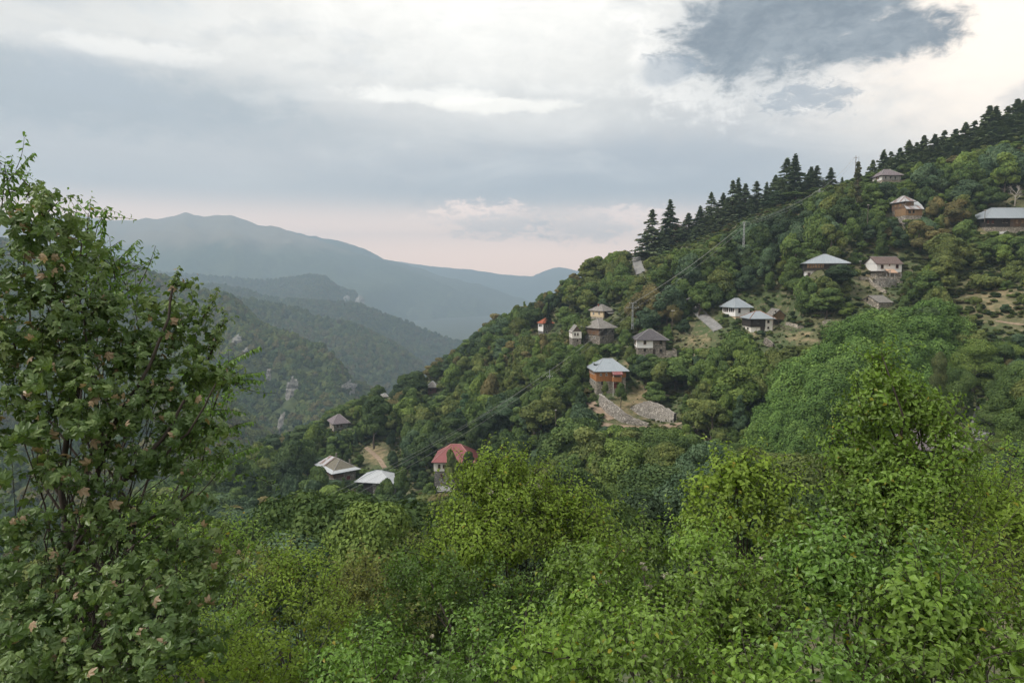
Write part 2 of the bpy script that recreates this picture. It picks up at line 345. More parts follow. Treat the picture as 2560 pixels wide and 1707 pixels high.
# forest over the far slopes (one mass each): small lumpy crowns set on points
def crown_nodes():
    ng = bpy.data.node_groups.new('crowns_on_points', 'GeometryNodeTree')
    ng.interface.new_socket('Geometry', in_out='INPUT', socket_type='NodeSocketGeometry')
    ng.interface.new_socket('Geometry', in_out='OUTPUT', socket_type='NodeSocketGeometry')
    ng.interface.new_socket('Material', in_out='INPUT', socket_type='NodeSocketMaterial')
    N = ng.nodes.new; L = ng.links.new
    gi = N('NodeGroupInput'); go = N('NodeGroupOutput'); inst = N('GeometryNodeInstanceOnPoints'); jn = N('GeometryNodeJoinGeometry')
    for k in range(3):
        ic = N('GeometryNodeMeshIcoSphere'); ic.inputs['Radius'].default_value = 1; ic.inputs['Subdivisions'].default_value = 3
        nz = N('ShaderNodeTexNoise'); nz.inputs['Scale'].default_value = 1.9 + .3 * k; nz.inputs['Detail'].default_value = 3
        nz.noise_dimensions = '4D'; nz.inputs['W'].default_value = 3.3 * k
        ps = N('GeometryNodeInputPosition'); sb = N('ShaderNodeMath'); sb.operation = 'MULTIPLY_ADD'; sb.inputs[1].default_value = 1.9; sb.inputs[2].default_value = -.05
        vm = N('ShaderNodeVectorMath'); vm.operation = 'SCALE'; sp = N('GeometryNodeSetPosition'); g2 = N('GeometryNodeGeometryToInstance')
        sm = N('GeometryNodeSetMaterial')
        L(nz.outputs[0], sb.inputs[0]); L(ps.outputs[0], vm.inputs[0]); L(sb.outputs[0], vm.inputs['Scale'])
        L(ic.outputs[0], sp.inputs['Geometry']); L(vm.outputs[0], sp.inputs['Position']); L(sp.outputs[0], sm.inputs['Geometry'])
        L(gi.outputs['Material'], sm.inputs['Material']); L(sm.outputs[0], g2.inputs[0]); L(g2.outputs[0], jn.inputs[0])
    def at(nm, ty):
        a = N('GeometryNodeInputNamedAttribute'); a.data_type = ty; a.inputs['Name'].default_value = nm; return a.outputs['Attribute']
    L(gi.outputs['Geometry'], inst.inputs['Points']); L(jn.outputs[0], inst.inputs['Instance']); inst.inputs['Pick Instance'].default_value = True
    L(at('idx', 'INT'), inst.inputs['Instance Index']); L(at('rot', 'FLOAT_VECTOR'), inst.inputs['Rotation']); L(at('scl', 'FLOAT_VECTOR'), inst.inputs['Scale'])
    L(inst.outputs[0], go.inputs[0]); return ng
NG_CROWN = crown_nodes()
def points_mesh(name, p, scl, rot, idx, col):
    me = bpy.data.meshes.new(name); me.vertices.add(len(p)); me.vertices.foreach_set('co', np.asarray(p, np.float32).ravel())
    for nm, arr in (('scl', scl), ('rot', rot), ('col', col)):
        a = me.attributes.new(nm, 'FLOAT_VECTOR', 'POINT'); a.data.foreach_set('vector', np.asarray(arr, np.float32).ravel())
    a = me.attributes.new('idx', 'INT', 'POINT'); a.data.foreach_set('value', np.asarray(idx, np.int32)); me.update(); return me
def inst_col(nt):
    n = nt.nodes.new('ShaderNodeAttribute'); n.attribute_type = 'INSTANCER'; n.attribute_name = 'col'; return S(nt, n.outputs['Color'])
def mat_farcrown():
    m, nt, b, o = newmat('far_crown'); tcn = nt.nodes.new('ShaderNodeTexCoord'); g = S(nt, tcn.outputs['Object'])
    c = mixc(nt, noise(nt, g, 3.2, 3, .7).step(.3, .7), inst_col(nt), (1.9, 1.9, 1.7), 'MULTIPLY')
    nt.links.new(c.k, b.inputs['Base Color']); b.inputs['Roughness'].default_value = 1; b.inputs['Specular IOR Level'].default_value = .05
    return m
M_FARCROWN = mat_farcrown()
FAR_PAL = 1.35 * np.array([(.034,.050,.018),(.045,.062,.020),(.028,.044,.020),(.058,.070,.024),(.062,.058,.026),(.040,.060,.024),(.070,.082,.028)])
def far_forest(name, V, spacing, rad, label, rng, lum=1., bare=None):
    nr, nc = V.shape[:2]; tri = []
    A, B, C_, D_ = V[:-1, :-1], V[:-1, 1:], V[1:, :-1], V[1:, 1:]
    nrm = np.cross(B - A, C_ - A); area = np.linalg.norm(nrm, axis=-1); nrm = nrm / np.maximum(area, 1e-6)[..., None]
    nrm *= np.sign(nrm[..., 2:3] + 1e-9)
    cen = (A + D_) / 2; px, py, dep = proj(cen)
    face = -(nrm * cen).sum(-1) / np.linalg.norm(cen, axis=-1)
    ok = (face > -.12) & (px > -250) & (px < 1700) & (dep > 50)
    n = rng.poisson(np.where(ok, area / spacing ** 2, 0)); idx = np.repeat(np.arange(n.size), n.ravel())
    u, v = rng.random(len(idx)), rng.random(len(idx))
    Af, Bf, Cf, Df = (q.reshape(-1, 3)[idx] for q in (A, B, C_, D_))
    p = (Af * (1 - u)[:, None] + Bf * u[:, None]) * (1 - v)[:, None] + (Cf * (1 - u)[:, None] + Df * u[:, None]) * v[:, None]
    if bare is not None:
        k = ~bare(p); p = p[k]
    m = len(p); s = rad * rng.uniform(.6, 1.3, m); scl = np.stack([s, s, s * rng.uniform(.8, 1.3, m)], -1)
    p[:, 2] += s * .3
    tone = fbm(p[:, 0] / 120, p[:, 1] / 120, 9, 3)
    col = FAR_PAL[np.clip((tone * 7 + rng.normal(0, 1.3, m)).astype(int), 0, 6)] * rng.uniform(.75, 1.3, m)[:, None] * lum
    rot = np.zeros((m, 3)); rot[:, 2] = rng.uniform(0, 6.28, m)
    me = points_mesh(name, p, scl, rot, rng.integers(0, 3, m), col)
    o = link(name, me, None, kind='stuff', label=label, cat='forest'); me.materials.append(M_FARCROWN)
    md = o.modifiers.new('crowns', 'NODES'); md.node_group = NG_CROWN
    for it in NG_CROWN.interface.items_tree:
        if it.name == 'Material': md[it.identifier] = M_FARCROWN
    print(name, m)
RNG = np.random.default_rng(5)
CRAGS = [(620, 895, 9, 26), (724, 990, 15, 42), (700, 1075, 7, 40), (884, 970, 9, 26), (672, 950, 6, 30), (590, 855, 12, 16)]
def crag_bare(p):
    px, py, _ = proj(p); r = np.zeros(len(p), bool)
    for cx, cy_, rx, ry in CRAGS:
        w = (vnoise(px / 9, py / 14, 4) - .5) * 1.3
        r |= ((px - cx) / rx) ** 2 + ((py - cy_) / ry) ** 2 + w < 1
    return r
far_forest('forest', V1, 8.2, 5.6, 'hazy broadleaf forest on the steep valley side with pale crags', RNG, .72, bare=crag_bare)
far_forest('forest', V2, 9.5, 6.6, 'hazy forest on the spur behind the crags', RNG, .62)
far_forest('forest', V3, 10.5, 7.2, 'bluish forest on the long wooded ridge across the valley', RNG, .5)
far_forest('forest', V4, 11.5, 7.6, 'blue grey forest on the ridge that ends in a cliff', RNG, .5)
# pale limestone crags
def mat_rock():
    m, nt, b, o = newmat('limestone'); g = S(nt, nt.nodes.new('ShaderNodeNewGeometry').outputs['Position'])
    sc = nt.nodes.new('ShaderNodeMapping'); sc.inputs['Scale'].default_value = (1, 1, .3); nt.links.new(g.k, sc.inputs[0]); q = S(nt, sc.outputs[0])
    n = noise(nt, q, .12, 8, .7); n2 = noise(nt, q, .5, 6, .7)
    c = mixc(nt, n.step(.35, .62), (.10, .10, .085), (.32, .305, .285)); c = mixc(nt, n2.step(.55, .7) * .7, c, (.09, .10, .06))
    nt.links.new(c.k, b.inputs['Base Color']); b.inputs['Roughness'].default_value = .95
    bp = nt.nodes.new('ShaderNodeBump'); bp.inputs['Strength'].default_value = 1; bp.inputs['Distance'].default_value = 3
    nt.links.new(n2.k, bp.inputs['Height']); nt.links.new(bp.outputs[0], b.inputs['Normal']); return m
M_ROCK = mat_rock()
def l1_at(px, py):
    d = ray(px, py); t = np.linspace(420, 1500, 3000) / d[1]; q = d[None] * t[:, None]
    z = LZ[np.clip(((q[:, 1] - 400) / 9).round().astype(int), 0, len(ly) - 1), np.clip(((q[:, 0] + 1150) / 9).round().astype(int), 0, len(lx) - 1)]
    b = q[:, 2] < z; i = int(np.argmax(b)) if b.any() else 1500
    return q[i]
CRAG_TEXT = ['pale limestone crag below the bare ledge on the wooded valley side', 'largest pale limestone crag in the middle of the forested slope', 'thin streak of pale rock below the large crag',
             'pale crag at the tip of the forested spur', 'narrow rock streak between two crags', 'grey knob of rock under a bare ledge']
def crag(cx, cy_, rx, ry, seed, label):
    c = l1_at(cx, cy_); k = c[1] / F; n, m = 22, 26; rng = np.random.default_rng(seed)
    u, v = np.meshgrid(np.linspace(-1, 1, n), np.linspace(-1, 1, m)); x = c[0] + u * rx * k * (1.1 - .3 * v); z = c[2] - v * ry * k * 1.1
    y = np.empty_like(x)
    for i in range(m):
        for j in range(n): y[i, j] = l1_at(*[float(a) for a in proj(np.array([x[i, j], c[1], z[i, j]]))[:2]])[1]
    e = np.clip(1.15 - np.hypot(u, v), -.3, 1)
    y = y * .35 + y.mean() * .65 - 7 * e - 9 * (fbm(x / 9, z / 22, seed, 4, True) - .5)
    V = np.stack([x, y, z], -1).reshape(-1, 3); B = V.copy(); B[:, 1] += 26
    f = grid_faces(m, n); keep = (np.hypot(u, v) + (vnoise(u * 4, v * 4, seed) - .5) * .3 < .98)
    kf = keep.reshape(-1)[f].all(1)
    link('crag', mesh_np('crag', V, f[kf], smooth=False), M_ROCK, label=label, cat='rock')
for i, cc in enumerate(CRAGS): crag(*cc, 40 + i, CRAG_TEXT[i])
def cliff(px, py, rx, ry, Y, seed, label):
    c = P(px, py, Y); k = Y / F; n = 18; u, v = np.meshgrid(np.linspace(-1, 1, n), np.linspace(-1, 1, n)); x = c[0] + u * rx * k * (1.15 - .25 * v); z = c[2] - v * ry * k
    y = Y - 55 - v * 35 + 30 * np.hypot(u, v) - 26 * (fbm(x / 22, z / 60, seed, 4, True) - .5); f = grid_faces(n, n); kf = (np.hypot(u, v) < 1.02).reshape(-1)[f].all(1)
    link('cliff', mesh_np('cliff', np.stack([x, y, z], -1).reshape(-1, 3), f[kf]), M_ROCK, label=label, cat='rock')
cliff(838, 748, 11, 20, 3610, 3, 'pale cliff under the flat top of the far blue ridge'); cliff(868, 752, 8, 14, 3600, 4, 'small pale cliff between two larger ones on the far blue ridge'); cliff(901, 762, 11, 24, 3590, 5, 'steep pale cliff at the end of the far blue ridge')

# the haze that fills the valley
def haze():
    x0, x1, y0, y1, z0, z1 = -15600, 15600, -340, 11000, FLOOR - 1, 660
    v = [(x, y, z) for z in (z0, z1) for y in (y0, y1) for x in (x0, x1)]
    f = [(0, 2, 3, 1), (4, 5, 7, 6), (0, 1, 5, 4), (1, 3, 7, 5), (3, 2, 6, 7), (2, 0, 4, 6)]
    m = bpy.data.materials.new('haze'); m.use_nodes = True; nt = m.node_tree; nt.nodes.clear()
    o = nt.nodes.new('ShaderNodeOutputMaterial'); pv = nt.nodes.new('ShaderNodeVolumePrincipled')
    pv.inputs['Color'].default_value = (.60, .80, 1.0, 1); pv.inputs['Density'].default_value = HAZE; pv.inputs['Anisotropy'].default_value = .1
    nt.links.new(pv.outputs[0], o.inputs['Volume'])
    h = link('haze', mesh_np('haze', v, f), m, kind='stuff', label='pale blue haze filling the valley air', cat='haze'); h.display_type = 'WIRE'
HAZE = 2.0e-4
haze()

# ------------------------------------------------------------------ foliage
def mat_leaf(name, trans=.25, rough=.55, spec=.3, attr=True, base=None, ramp=None, lvamt=.55):
    """leaf: colour of the plant x a variation per leaf; thin, so some light comes through"""
    m, nt, b, o = newmat(name)
    a = nt.nodes.new('ShaderNodeAttribute'); a.attribute_name = 'lv'; lv = S(nt, a.outputs['Fac'])
    if ramp:
        r = nt.nodes.new('ShaderNodeValToRGB'); nt.links.new(lv.k, r.inputs[0]); e = r.color_ramp.elements
        while len(e) < len(ramp): e.new(.5)
        for q, (pos, c) in zip(e, ramp): q.position = pos; q.color = (*c, 1)
        col = S(nt, r.outputs[0])
    else:
        col = inst_col(nt)
        f = lv * lvamt * 2 + (1 - lvamt)
        col = mixc(nt, 1., col, combine(nt, f * (lv * .25 + .88), f, f * .95), 'MULTIPLY')
    nt.links.new(col.k, b.inputs['Base Color']); b.inputs['Roughness'].default_value = rough; b.inputs['Specular IOR Level'].default_value = spec
    t = nt.nodes.new('ShaderNodeBsdfTranslucent'); tcol = mixc(nt, 1., col, (1.25, 1.3, .6), 'MULTIPLY'); nt.links.new(tcol.k, t.inputs[0])
    mx = nt.nodes.new('ShaderNodeMixShader'); mx.inputs[0].default_value = trans
    nt.links.new(b.outputs[0], mx.inputs[1]); nt.links.new(t.outputs[0], mx.inputs[2]); nt.links.new(mx.outputs[0], o.inputs[0])
    return m
M_CROWN = mat_leaf('hillside_leaves', .12, .7, .15, lvamt=.45)
def mat_bark(name, c1, c2, sc=6.):
    m, nt, b, o = newmat(name); tcn = nt.nodes.new('ShaderNodeTexCoord'); g = S(nt, tcn.outputs['Object'])
    mp = nt.nodes.new('ShaderNodeMapping'); mp.inputs['Scale'].default_value = (1, 1, .25); nt.links.new(g.k, mp.inputs[0])
    c = mixc(nt, noise(nt, S(nt, mp.outputs[0]), sc, 5, .7), c1, c2); nt.links.new(c.k, b.inputs['Base Color']); b.inputs['Roughness'].default_value = .9
    return m
M_BARK = mat_bark('bark', (.05, .04, .03), (.13, .105, .08)); M_BARKPALE = mat_bark('pale_bark', (.28, .25, .22), (.5, .47, .43))
M_BARKDARK = mat_bark('dark_bark', (.025, .02, .016), (.07, .055, .045), 25)

def tube_arrays(path, radii, n=6):
    path = np.asarray(path, float); m = len(path); V = []; Fc = []
    tg = np.gradient(path, axis=0); tg /= np.maximum(np.linalg.norm(tg, axis=1), 1e-9)[:, None]
    ref = np.array([.3, .2, 1.]) if abs(tg[0, 2]) < .8 else np.array([1., .2, 0])
    for i in range(m):
        a = np.cross(tg[i], ref); a /= max(np.linalg.norm(a), 1e-9); b = np.cross(tg[i], a)
        for k in range(n):
            t = 2 * math.pi * k / n; V.append(path[i] + radii[i] * (a * math.cos(t) + b * math.sin(t)))
    for i in range(m - 1):
        for k in range(n): Fc.append((i * n + k, i * n + (k + 1) % n, (i + 1) * n + (k + 1) % n, (i + 1) * n + k))
    return np.array(V), np.array(Fc)
class Acc:                                       # collects arrays of one face size
    def __init__(s): s.v = []; s.f = []; s.a = []; s.n = 0
    def add(s, v, f, lv=None):
        v = np.asarray(v).reshape(-1, 3); s.v.append(v); s.f.append(np.asarray(f) + s.n); s.n += len(v)
        s.a.append(np.full(len(v), .5) if lv is None else np.asarray(lv).ravel())
    def mesh(s, name, smooth=False):
        return mesh_np(name, np.concatenate(s.v), np.concatenate(s.f), {'lv': np.concatenate(s.a)}, smooth)
def sph(rng, n):
    v = rng.normal(size=(n, 3)); return v / np.linalg.norm(v, axis=1)[:, None]
def frames(nrm, rng):                            # two axes across each normal, random roll
    r = sph(rng, len(nrm)); a = np.cross(nrm, r); a /= np.maximum(np.linalg.norm(a, axis=1), 1e-6)[:, None]
    return a, np.cross(nrm, a)
def cards(pos, nrm, size, rng, lv, aspect=1.5):
    """irregular bent leaf clumps, two triangles each"""
    a, b = frames(nrm, rng); n = len(pos); s = size[:, None]; j = rng.uniform(.6, 1.25, (n, 4, 1))
    q = np.stack([pos + a * s * aspect * .5 * j[:, 0], pos + b * s * .5 * j[:, 1] + nrm * s * .18, pos - a * s * aspect * .5 * j[:, 2], pos - b * s * .5 * j[:, 3] + nrm * s * .18], 1)
    i = np.arange(n)[:, None] * 4
    return q.reshape(-1, 3), np.concatenate([i + [[0, 1, 2]], i + [[0, 2, 3]]], 0), np.repeat(lv, 4)
def shell_points(centres, radii, n, rng, flat=.85, inner=.72, keep=.80):
    w = radii ** 2 / (radii ** 2).sum(); k = rng.choice(len(radii), int(n * 1.7), p=w); d = sph(rng, len(k)); d[:, 2] = d[:, 2] * .85 + .12
    rr = radii[k] * rng.uniform(inner, 1.06, len(k)); p = centres[k] + d * rr[:, None] * [1, 1, flat]
    inside = np.zeros(len(k), bool)
    for c, r in zip(centres, radii): inside |= (((p - c) / [1, 1, flat]) ** 2).sum(1) < (r * keep) ** 2 * (rng.random(len(k)) > .12)
    p, d, k = p[~inside][:n], d[~inside][:n], k[~inside][:n]
    return p, d, k
def crown_broad(name, seed, h=6.5, w=5.2, nl=26, n=4200, card=.34, taper=.25, base=.28):
    rng = np.random.default_rng(seed); t = rng.random(nl) ** .8; ang = rng.uniform(0, 6.283, nl); zc = h * (base + (1 - base) * .86 * t)
    prof = np.sin(np.pi * (.14 + .80 * t)) ** .7 * (1 - taper * t)
    rad = w * .5 * prof * rng.uniform(.35, .82, nl); c = np.stack([np.cos(ang) * rad, np.sin(ang) * rad, zc], -1)
    r = w * rng.choice([.11, .15, .20, .27], nl) * rng.uniform(.85, 1.1, nl) * (1.1 - .4 * t); c[:, :2] += rng.normal(0, .35, 2) * t[:, None] * w * .12
    p, d, k = shell_points(c, r, n, rng); tone = rng.uniform(.25, .75, nl)[k]
    lv = np.clip(tone + rng.normal(0, .16, len(p)), 0, 1)
    nr = d * 1.15 + sph(rng, len(p)) * .6; nr /= np.linalg.norm(nr, axis=1)[:, None]
    A = Acc(); A.add(*cards(p, nr, card * rng.uniform(.6, 1.35, len(p)), rng, lv)); return A.mesh(name)
def crown_dome(name, seed, h, w, nl, n, card):
    rng = np.random.default_rng(seed); i = np.arange(nl) + .5; ph = np.arccos(1 - 1.75 * i / nl); th = np.pi * (1 + 5 ** .5) * i + rng.normal(0, .25, nl)
    u = np.stack([np.cos(th) * np.sin(ph), np.sin(th) * np.sin(ph), np.cos(ph)], -1); k = rng.uniform(.66, 1.02, nl)[:, None]
    c = u * k * [w * .44, w * .44, h * .46] + [0, 0, h * .50]; r = w * rng.uniform(.08, .18, nl)
    p, d, kk = shell_points(c, r, n, rng, 1.9, .6, .75); tone = rng.uniform(.3, .7, nl)[kk]; nr = d * 1.1 + u[kk] * .5 + sph(rng, len(p)) * .6; nr /= np.linalg.norm(nr, axis=1)[:, None]
    A = Acc(); A.add(*cards(p, nr, card * rng.uniform(.6, 1.3, len(p)), rng, np.clip(tone + rng.normal(0, .14, len(p)), 0, 1))); return A.mesh(name)
def trunk_mesh(name, seed, h=6.5, r=.16, limbs=5, spread=1.4):
    rng = np.random.default_rng(seed); A = Acc(); top = np.array([rng.normal(0, .2), rng.normal(0, .2), h * .75])
    pth = np.linspace([0, 0, -1.2], top, 7); pth[1:-1, :2] += rng.normal(0, .07, (5, 2)); A.add(*tube_arrays(pth, np.linspace(r * 1.25, r * .25, 7), 6))
    for i in range(limbs):
        b = pth[rng.integers(2, 5)]; a = rng.uniform(0, 6.283); e = b + [math.cos(a) * spread, math.sin(a) * spread, h * rng.uniform(.18, .32)]
        q = np.linspace(b, e, 4); q[1:3, 2] -= .12; A.add(*tube_arrays(q, np.linspace(r * .5, r * .12, 4), 5))
    return A.mesh(name, True)
def crown_spruce(name, seed, h=14., w=5.0, n=3600, droop=.35, ragged=.3, z0=.06):
    rng = np.random.default_rng(seed); A = Acc(); pos = []; nr = []; lv = []
    nb = int(h * 9); tb = np.sort(rng.random(nb) ** 1.25)
    for k, t in enumerate(tb):                   # single branches: long low ones, short ones towards the tip
        z = h * (z0 + (1 - z0) * t); a = k * 2.39996 + rng.normal(0, .3); Rb = (w * .5 * (1 - t) ** .95 + .10) * rng.uniform(1 - ragged, 1.12); m = max(5, int(n / nb * (.35 + 1.3 * (1 - t))))
        s = rng.uniform(.05, 1, m) ** .7; x = np.cos(a) * Rb * s; y = np.sin(a) * Rb * s; zz = z - droop * Rb * s ** 1.3 + .22 * Rb * np.maximum(s - .7, 0) + rng.normal(0, .09, m)
        side = rng.normal(0, .20, m) * (1.05 - s) * Rb * .8; x += -np.sin(a) * side; y += np.cos(a) * side
        pos.append(np.stack([x, y, zz], -1)); nr.append(np.stack([np.cos(a) * .4 + rng.normal(0, .4, m), np.sin(a) * .4 + rng.normal(0, .4, m), np.full(m, .8)], -1)); lv.append(np.clip(rng.normal(.42, .15, m) + .2 * (s > .75), 0, 1))
    tip = np.stack([rng.normal(0, .06, 30), rng.normal(0, .06, 30), h * rng.uniform(.93, 1.03, 30)], -1); pos.append(tip); nr.append(sph(rng, 30)); lv.append(np.full(30, .5))
    pos = np.concatenate(pos); nr = np.concatenate(nr); nr /= np.linalg.norm(nr, axis=1)[:, None]; lv = np.concatenate(lv)
    A.add(*cards(pos, nr, rng.uniform(.22, .46, len(pos)), rng, lv, 1.9)); return A.mesh(name)
def crown_pine(name, seed, h=11., w=5.0, n=3400):
    rng = np.random.default_rng(seed); nl = 44; t = rng.random(nl) ** 1.2; a = rng.uniform(0, 6.283, nl); rad = w * .5 * (1 - t) ** .8 * rng.uniform(.3, 1., nl)
    c = np.stack([np.cos(a) * rad, np.sin(a) * rad, h * (.22 + .75 * t)], -1); c[0] = (0, 0, h * .97); r = rng.uniform(.45, .95, nl) * (1.1 - .55 * t)
    p, d, k = shell_points(c, r, n, rng, .7); nr = d * .5 + sph(rng, len(p)); nr /= np.linalg.norm(nr, axis=1)[:, None]
    A = Acc(); A.add(*cards(p, nr, rng.uniform(.25, .5, len(p)), rng, np.clip(rng.normal(.45, .17, len(p)), 0, 1), 1.8)); return A.mesh(name)
def straight_trunk(name, h, r):
    A = Acc(); A.add(*tube_arrays(np.linspace([0, 0, -1.2], [0, 0, h * .97], 6), np.linspace(r, r * .12, 6), 7)); return A.mesh(name, True)

BROAD = [crown_broad('broadleaf_crown', 100 + i, *q) for i, q in enumerate([(6.5, 5.6, 22, 5200, .32), (7.5, 5.2, 24, 5200, .32, .45), (5.8, 6.2, 16, 5000, .32, .1), (8.5, 5.0, 26, 5600, .32, .6), (6.2, 5.0, 13, 4600, .32, .2, .2), (7., 6.4, 30, 6000, .32, .35, .15)])]
BTRUNK = [trunk_mesh('trunk', 200 + i) for i in range(3)]
SPRUCE = [crown_spruce('spruce_crown', 300 + i, *q) for i, q in enumerate([(15, 7.2, 7000, .30, .45), (16, 6.0, 7000, .42, .5), (13, 6.6, 6500, .25, .45)])]
PINE = [crown_spruce('pine_crown', 320 + i, *q) for i, q in enumerate([(11.5, 5.8, 6000, -.15, .6, .12), (12, 5.0, 6000, -.1, .6, .12)])] + [crown_spruce('pine_crown', 325, 10.5, 6.2, 6000, -.02, .65, .15)]
STRUNK = straight_trunk('conifer_trunk', 14, .22); PTRUNK = straight_trunk('pine_trunk', 10.5, .2)
DOME = [crown_dome('poplar_crown', 340 + i, h, w, nl, n, .36) for i, (h, w, nl, n) in enumerate([(24, 13, 100, 28000), (22, 10, 76, 22000), (26, 11, 88, 26000)])]
CONE = [crown_broad('cone_crown', 350 + i, h, w, 46, 9000, .30, .75, .08) for i, (h, w) in enumerate([(14, 5.2), (15, 6.)])]
BUSH = [crown_broad('bush_crown', 360 + i, 2.6, 3.4, 16, 2600, .24, .1, .05) for i in range(2)]
DTRUNK = trunk_mesh('poplar_trunk', 260, 20, .42, 9, 2.6)
PAL = {'dark': (.060, .098, .036), 'mid': (.096, .150, .046), 'olive': (.130, .164, .052), 'brown': (.158, .146, .064), 'blue': (.080, .130, .072), 'fresh': (.134, .198, .050), 'deep': (.044, .074, .038)}
PTEXT = {'dark': 'dark green rounded broadleaf tree in the hillside wood', 'mid': 'mid green rounded broadleaf tree in the hillside wood', 'olive': 'olive green broadleaf tree in the hillside wood',
         'brown': 'rust brown broadleaf tree turning in the hillside wood', 'blue': 'blue green broadleaf tree in the hillside wood', 'fresh': 'fresh yellow green broadleaf tree in the hillside wood', 'deep': 'blackish green broadleaf tree in the hillside wood'}
def plant(name, crown, trunk, loc, s, sz, rz, col, label, group=None, cat='tree', jit=.12):
    """one tree: an empty at its foot, crown and trunk as parts"""
    e = empty(name, loc, label, cat, group, rz); j = random.uniform(1 - jit, 1 + jit)
    c = link('crown', crown, M_CROWN, e); c.scale = (s, s, s * sz); c['col'] = [float(v) * j for v in col]
    if trunk is not None:
        t = link('trunk', trunk, M_BARK, e); t.scale = (s, s, s * sz)
    return e

# ------------------------------------------------------------------ building materials
def objcoord(nt): return S(nt, nt.nodes.new('ShaderNodeTexCoord').outputs['Object'])
def bump(nt, b, h, strength=.5, dist=.05):
    bp = nt.nodes.new('ShaderNodeBump'); bp.inputs['Strength'].default_value = strength; bp.inputs['Distance'].default_value = dist
    nt.links.new(h.k, bp.inputs['Height']); nt.links.new(bp.outputs[0], b.inputs['Normal'])
def voro(nt, vec, scale, feature='F1', out=0, rnd=.9):
    n = nt.nodes.new('ShaderNodeTexVoronoi'); n.feature = feature; n.inputs['Scale'].default_value = scale; n.inputs['Randomness'].default_value = rnd
    nt.links.new(vec.k, n.inputs['Vector']); return S(nt, n.outputs[out])
def scaled(nt, v, s):
    mp = nt.nodes.new('ShaderNodeMapping'); mp.inputs['Scale'].default_value = s; nt.links.new(v.k, mp.inputs[0]); return S(nt, mp.outputs[0])
def mat_stone(name, base=(.34, .30, .25), dark=(.16, .14, .12), sc=2.6, mortar=(.40, .37, .32)):
    m, nt, b, o = newmat(name); g = objcoord(nt); q = scaled(nt, g, (1, 1, 1.7))
    cell = voro(nt, q, sc, 'F1', 1); edge = voro(nt, q, sc, 'DISTANCE_TO_EDGE'); big = noise(nt, g, .35, 5, .6)
    sep = nt.nodes.new('ShaderNodeSeparateColor'); nt.links.new(cell.k, sep.inputs[0]); r = S(nt, sep.outputs[0])
    c = mixc(nt, r, dark, base); c = mixc(nt, r.step(.75, .95), c, tuple(v * 1.5 for v in base))
    c = mixc(nt, edge.step(.07, .02), c, tuple(v * .55 for v in mortar)); c = mixc(nt, big.step(.5, .7) * .4, c, dark)
    nt.links.new(c.k, b.inputs['Base Color']); b.inputs['Roughness'].default_value = .92; bump(nt, b, edge.step(0, .12), 1., .08); return m
def mat_plaster(name, c0=(.72, .70, .66), dirt=(.42, .38, .32)):
    m, nt, b, o = newmat(name); g = objcoord(nt); n = noise(nt, scaled(nt, g, (1, 1, .45)), .9, 7, .65); n2 = noise(nt, g, 7, 4, .6)
    c = mixc(nt, n.step(.52, .78) * .75, c0, dirt); nt.links.new(c.k, b.inputs['Base Color']); b.inputs['Roughness'].default_value = .9; bump(nt, b, n2, .3, .03); return m
def mat_boards(name, a, b_, grey=None, width=.22, horizontal=False):
    m, nt, b, o = newmat(name); g = objcoord(nt); s = nt.nodes.new('ShaderNodeSeparateXYZ'); nt.links.new(g.k, s.inputs[0]); x, y, z = (S(nt, s.outputs[i]) for i in range(3))
    t = (z if horizontal else x + y) * (1 / width); fl = t._m('FLOOR'); fr = t - fl
    w = nt.nodes.new('ShaderNodeTexWhiteNoise'); w.noise_dimensions = '1D'; nt.links.new(fl.k, w.inputs['W']); rnd = S(nt, w.outputs['Value'])
    gr = noise(nt, scaled(nt, g, (6, 6, .6) if not horizontal else (.6, .6, 6)), 2, 5, .7); big = noise(nt, g, .5, 4, .6)
    c = mixc(nt, (rnd * .6 + gr * .5).clamp(), a, b_)
    if grey: c = mixc(nt, big.step(.42, .62) * .8, c, grey)
    c = mixc(nt, ((fr - .5).abs()).step(.44, .5), c, tuple(v * .3 for v in a))
    nt.links.new(c.k, b.inputs['Base Color']); b.inputs['Roughness'].default_value = .85; bump(nt, b, ((fr - .5).abs()).step(.5, .42), .7, .03); return m
def mat_metal_roof(name, c0, c1, rust=None, seam=.55, rough=.42):
    m, nt, b, o = newmat(name); g = objcoord(nt); u = nt.nodes.new('ShaderNodeUVMap'); s = nt.nodes.new('ShaderNodeSeparateXYZ'); nt.links.new(u.outputs[0], s.inputs[0])
    t = S(nt, s.outputs[0]) * (1 / seam); fl = t._m('FLOOR'); fr = t - fl
    w = nt.nodes.new('ShaderNodeTexWhiteNoise'); w.noise_dimensions = '1D'; nt.links.new(fl.k, w.inputs['W']); rnd = S(nt, w.outputs['Value'])
    n = noise(nt, g, .8, 6, .65); c = mixc(nt, (rnd * .5 + n * .6).clamp(), c0, c1)
    if rust: c = mixc(nt, (rnd + (n - .5) * 1.2).step(.70, .84) * .8, c, rust)
    c = mixc(nt, ((fr - .5).abs()).step(.42, .5) * .6, c, tuple(v * .5 for v in c0))
    nt.links.new(c.k, b.inputs['Base Color']); b.inputs['Roughness'].default_value = rough; b.inputs['Metallic'].default_value = .15
    bump(nt, b, ((fr - .5).abs()).step(.36, .5), .6, .04); return m
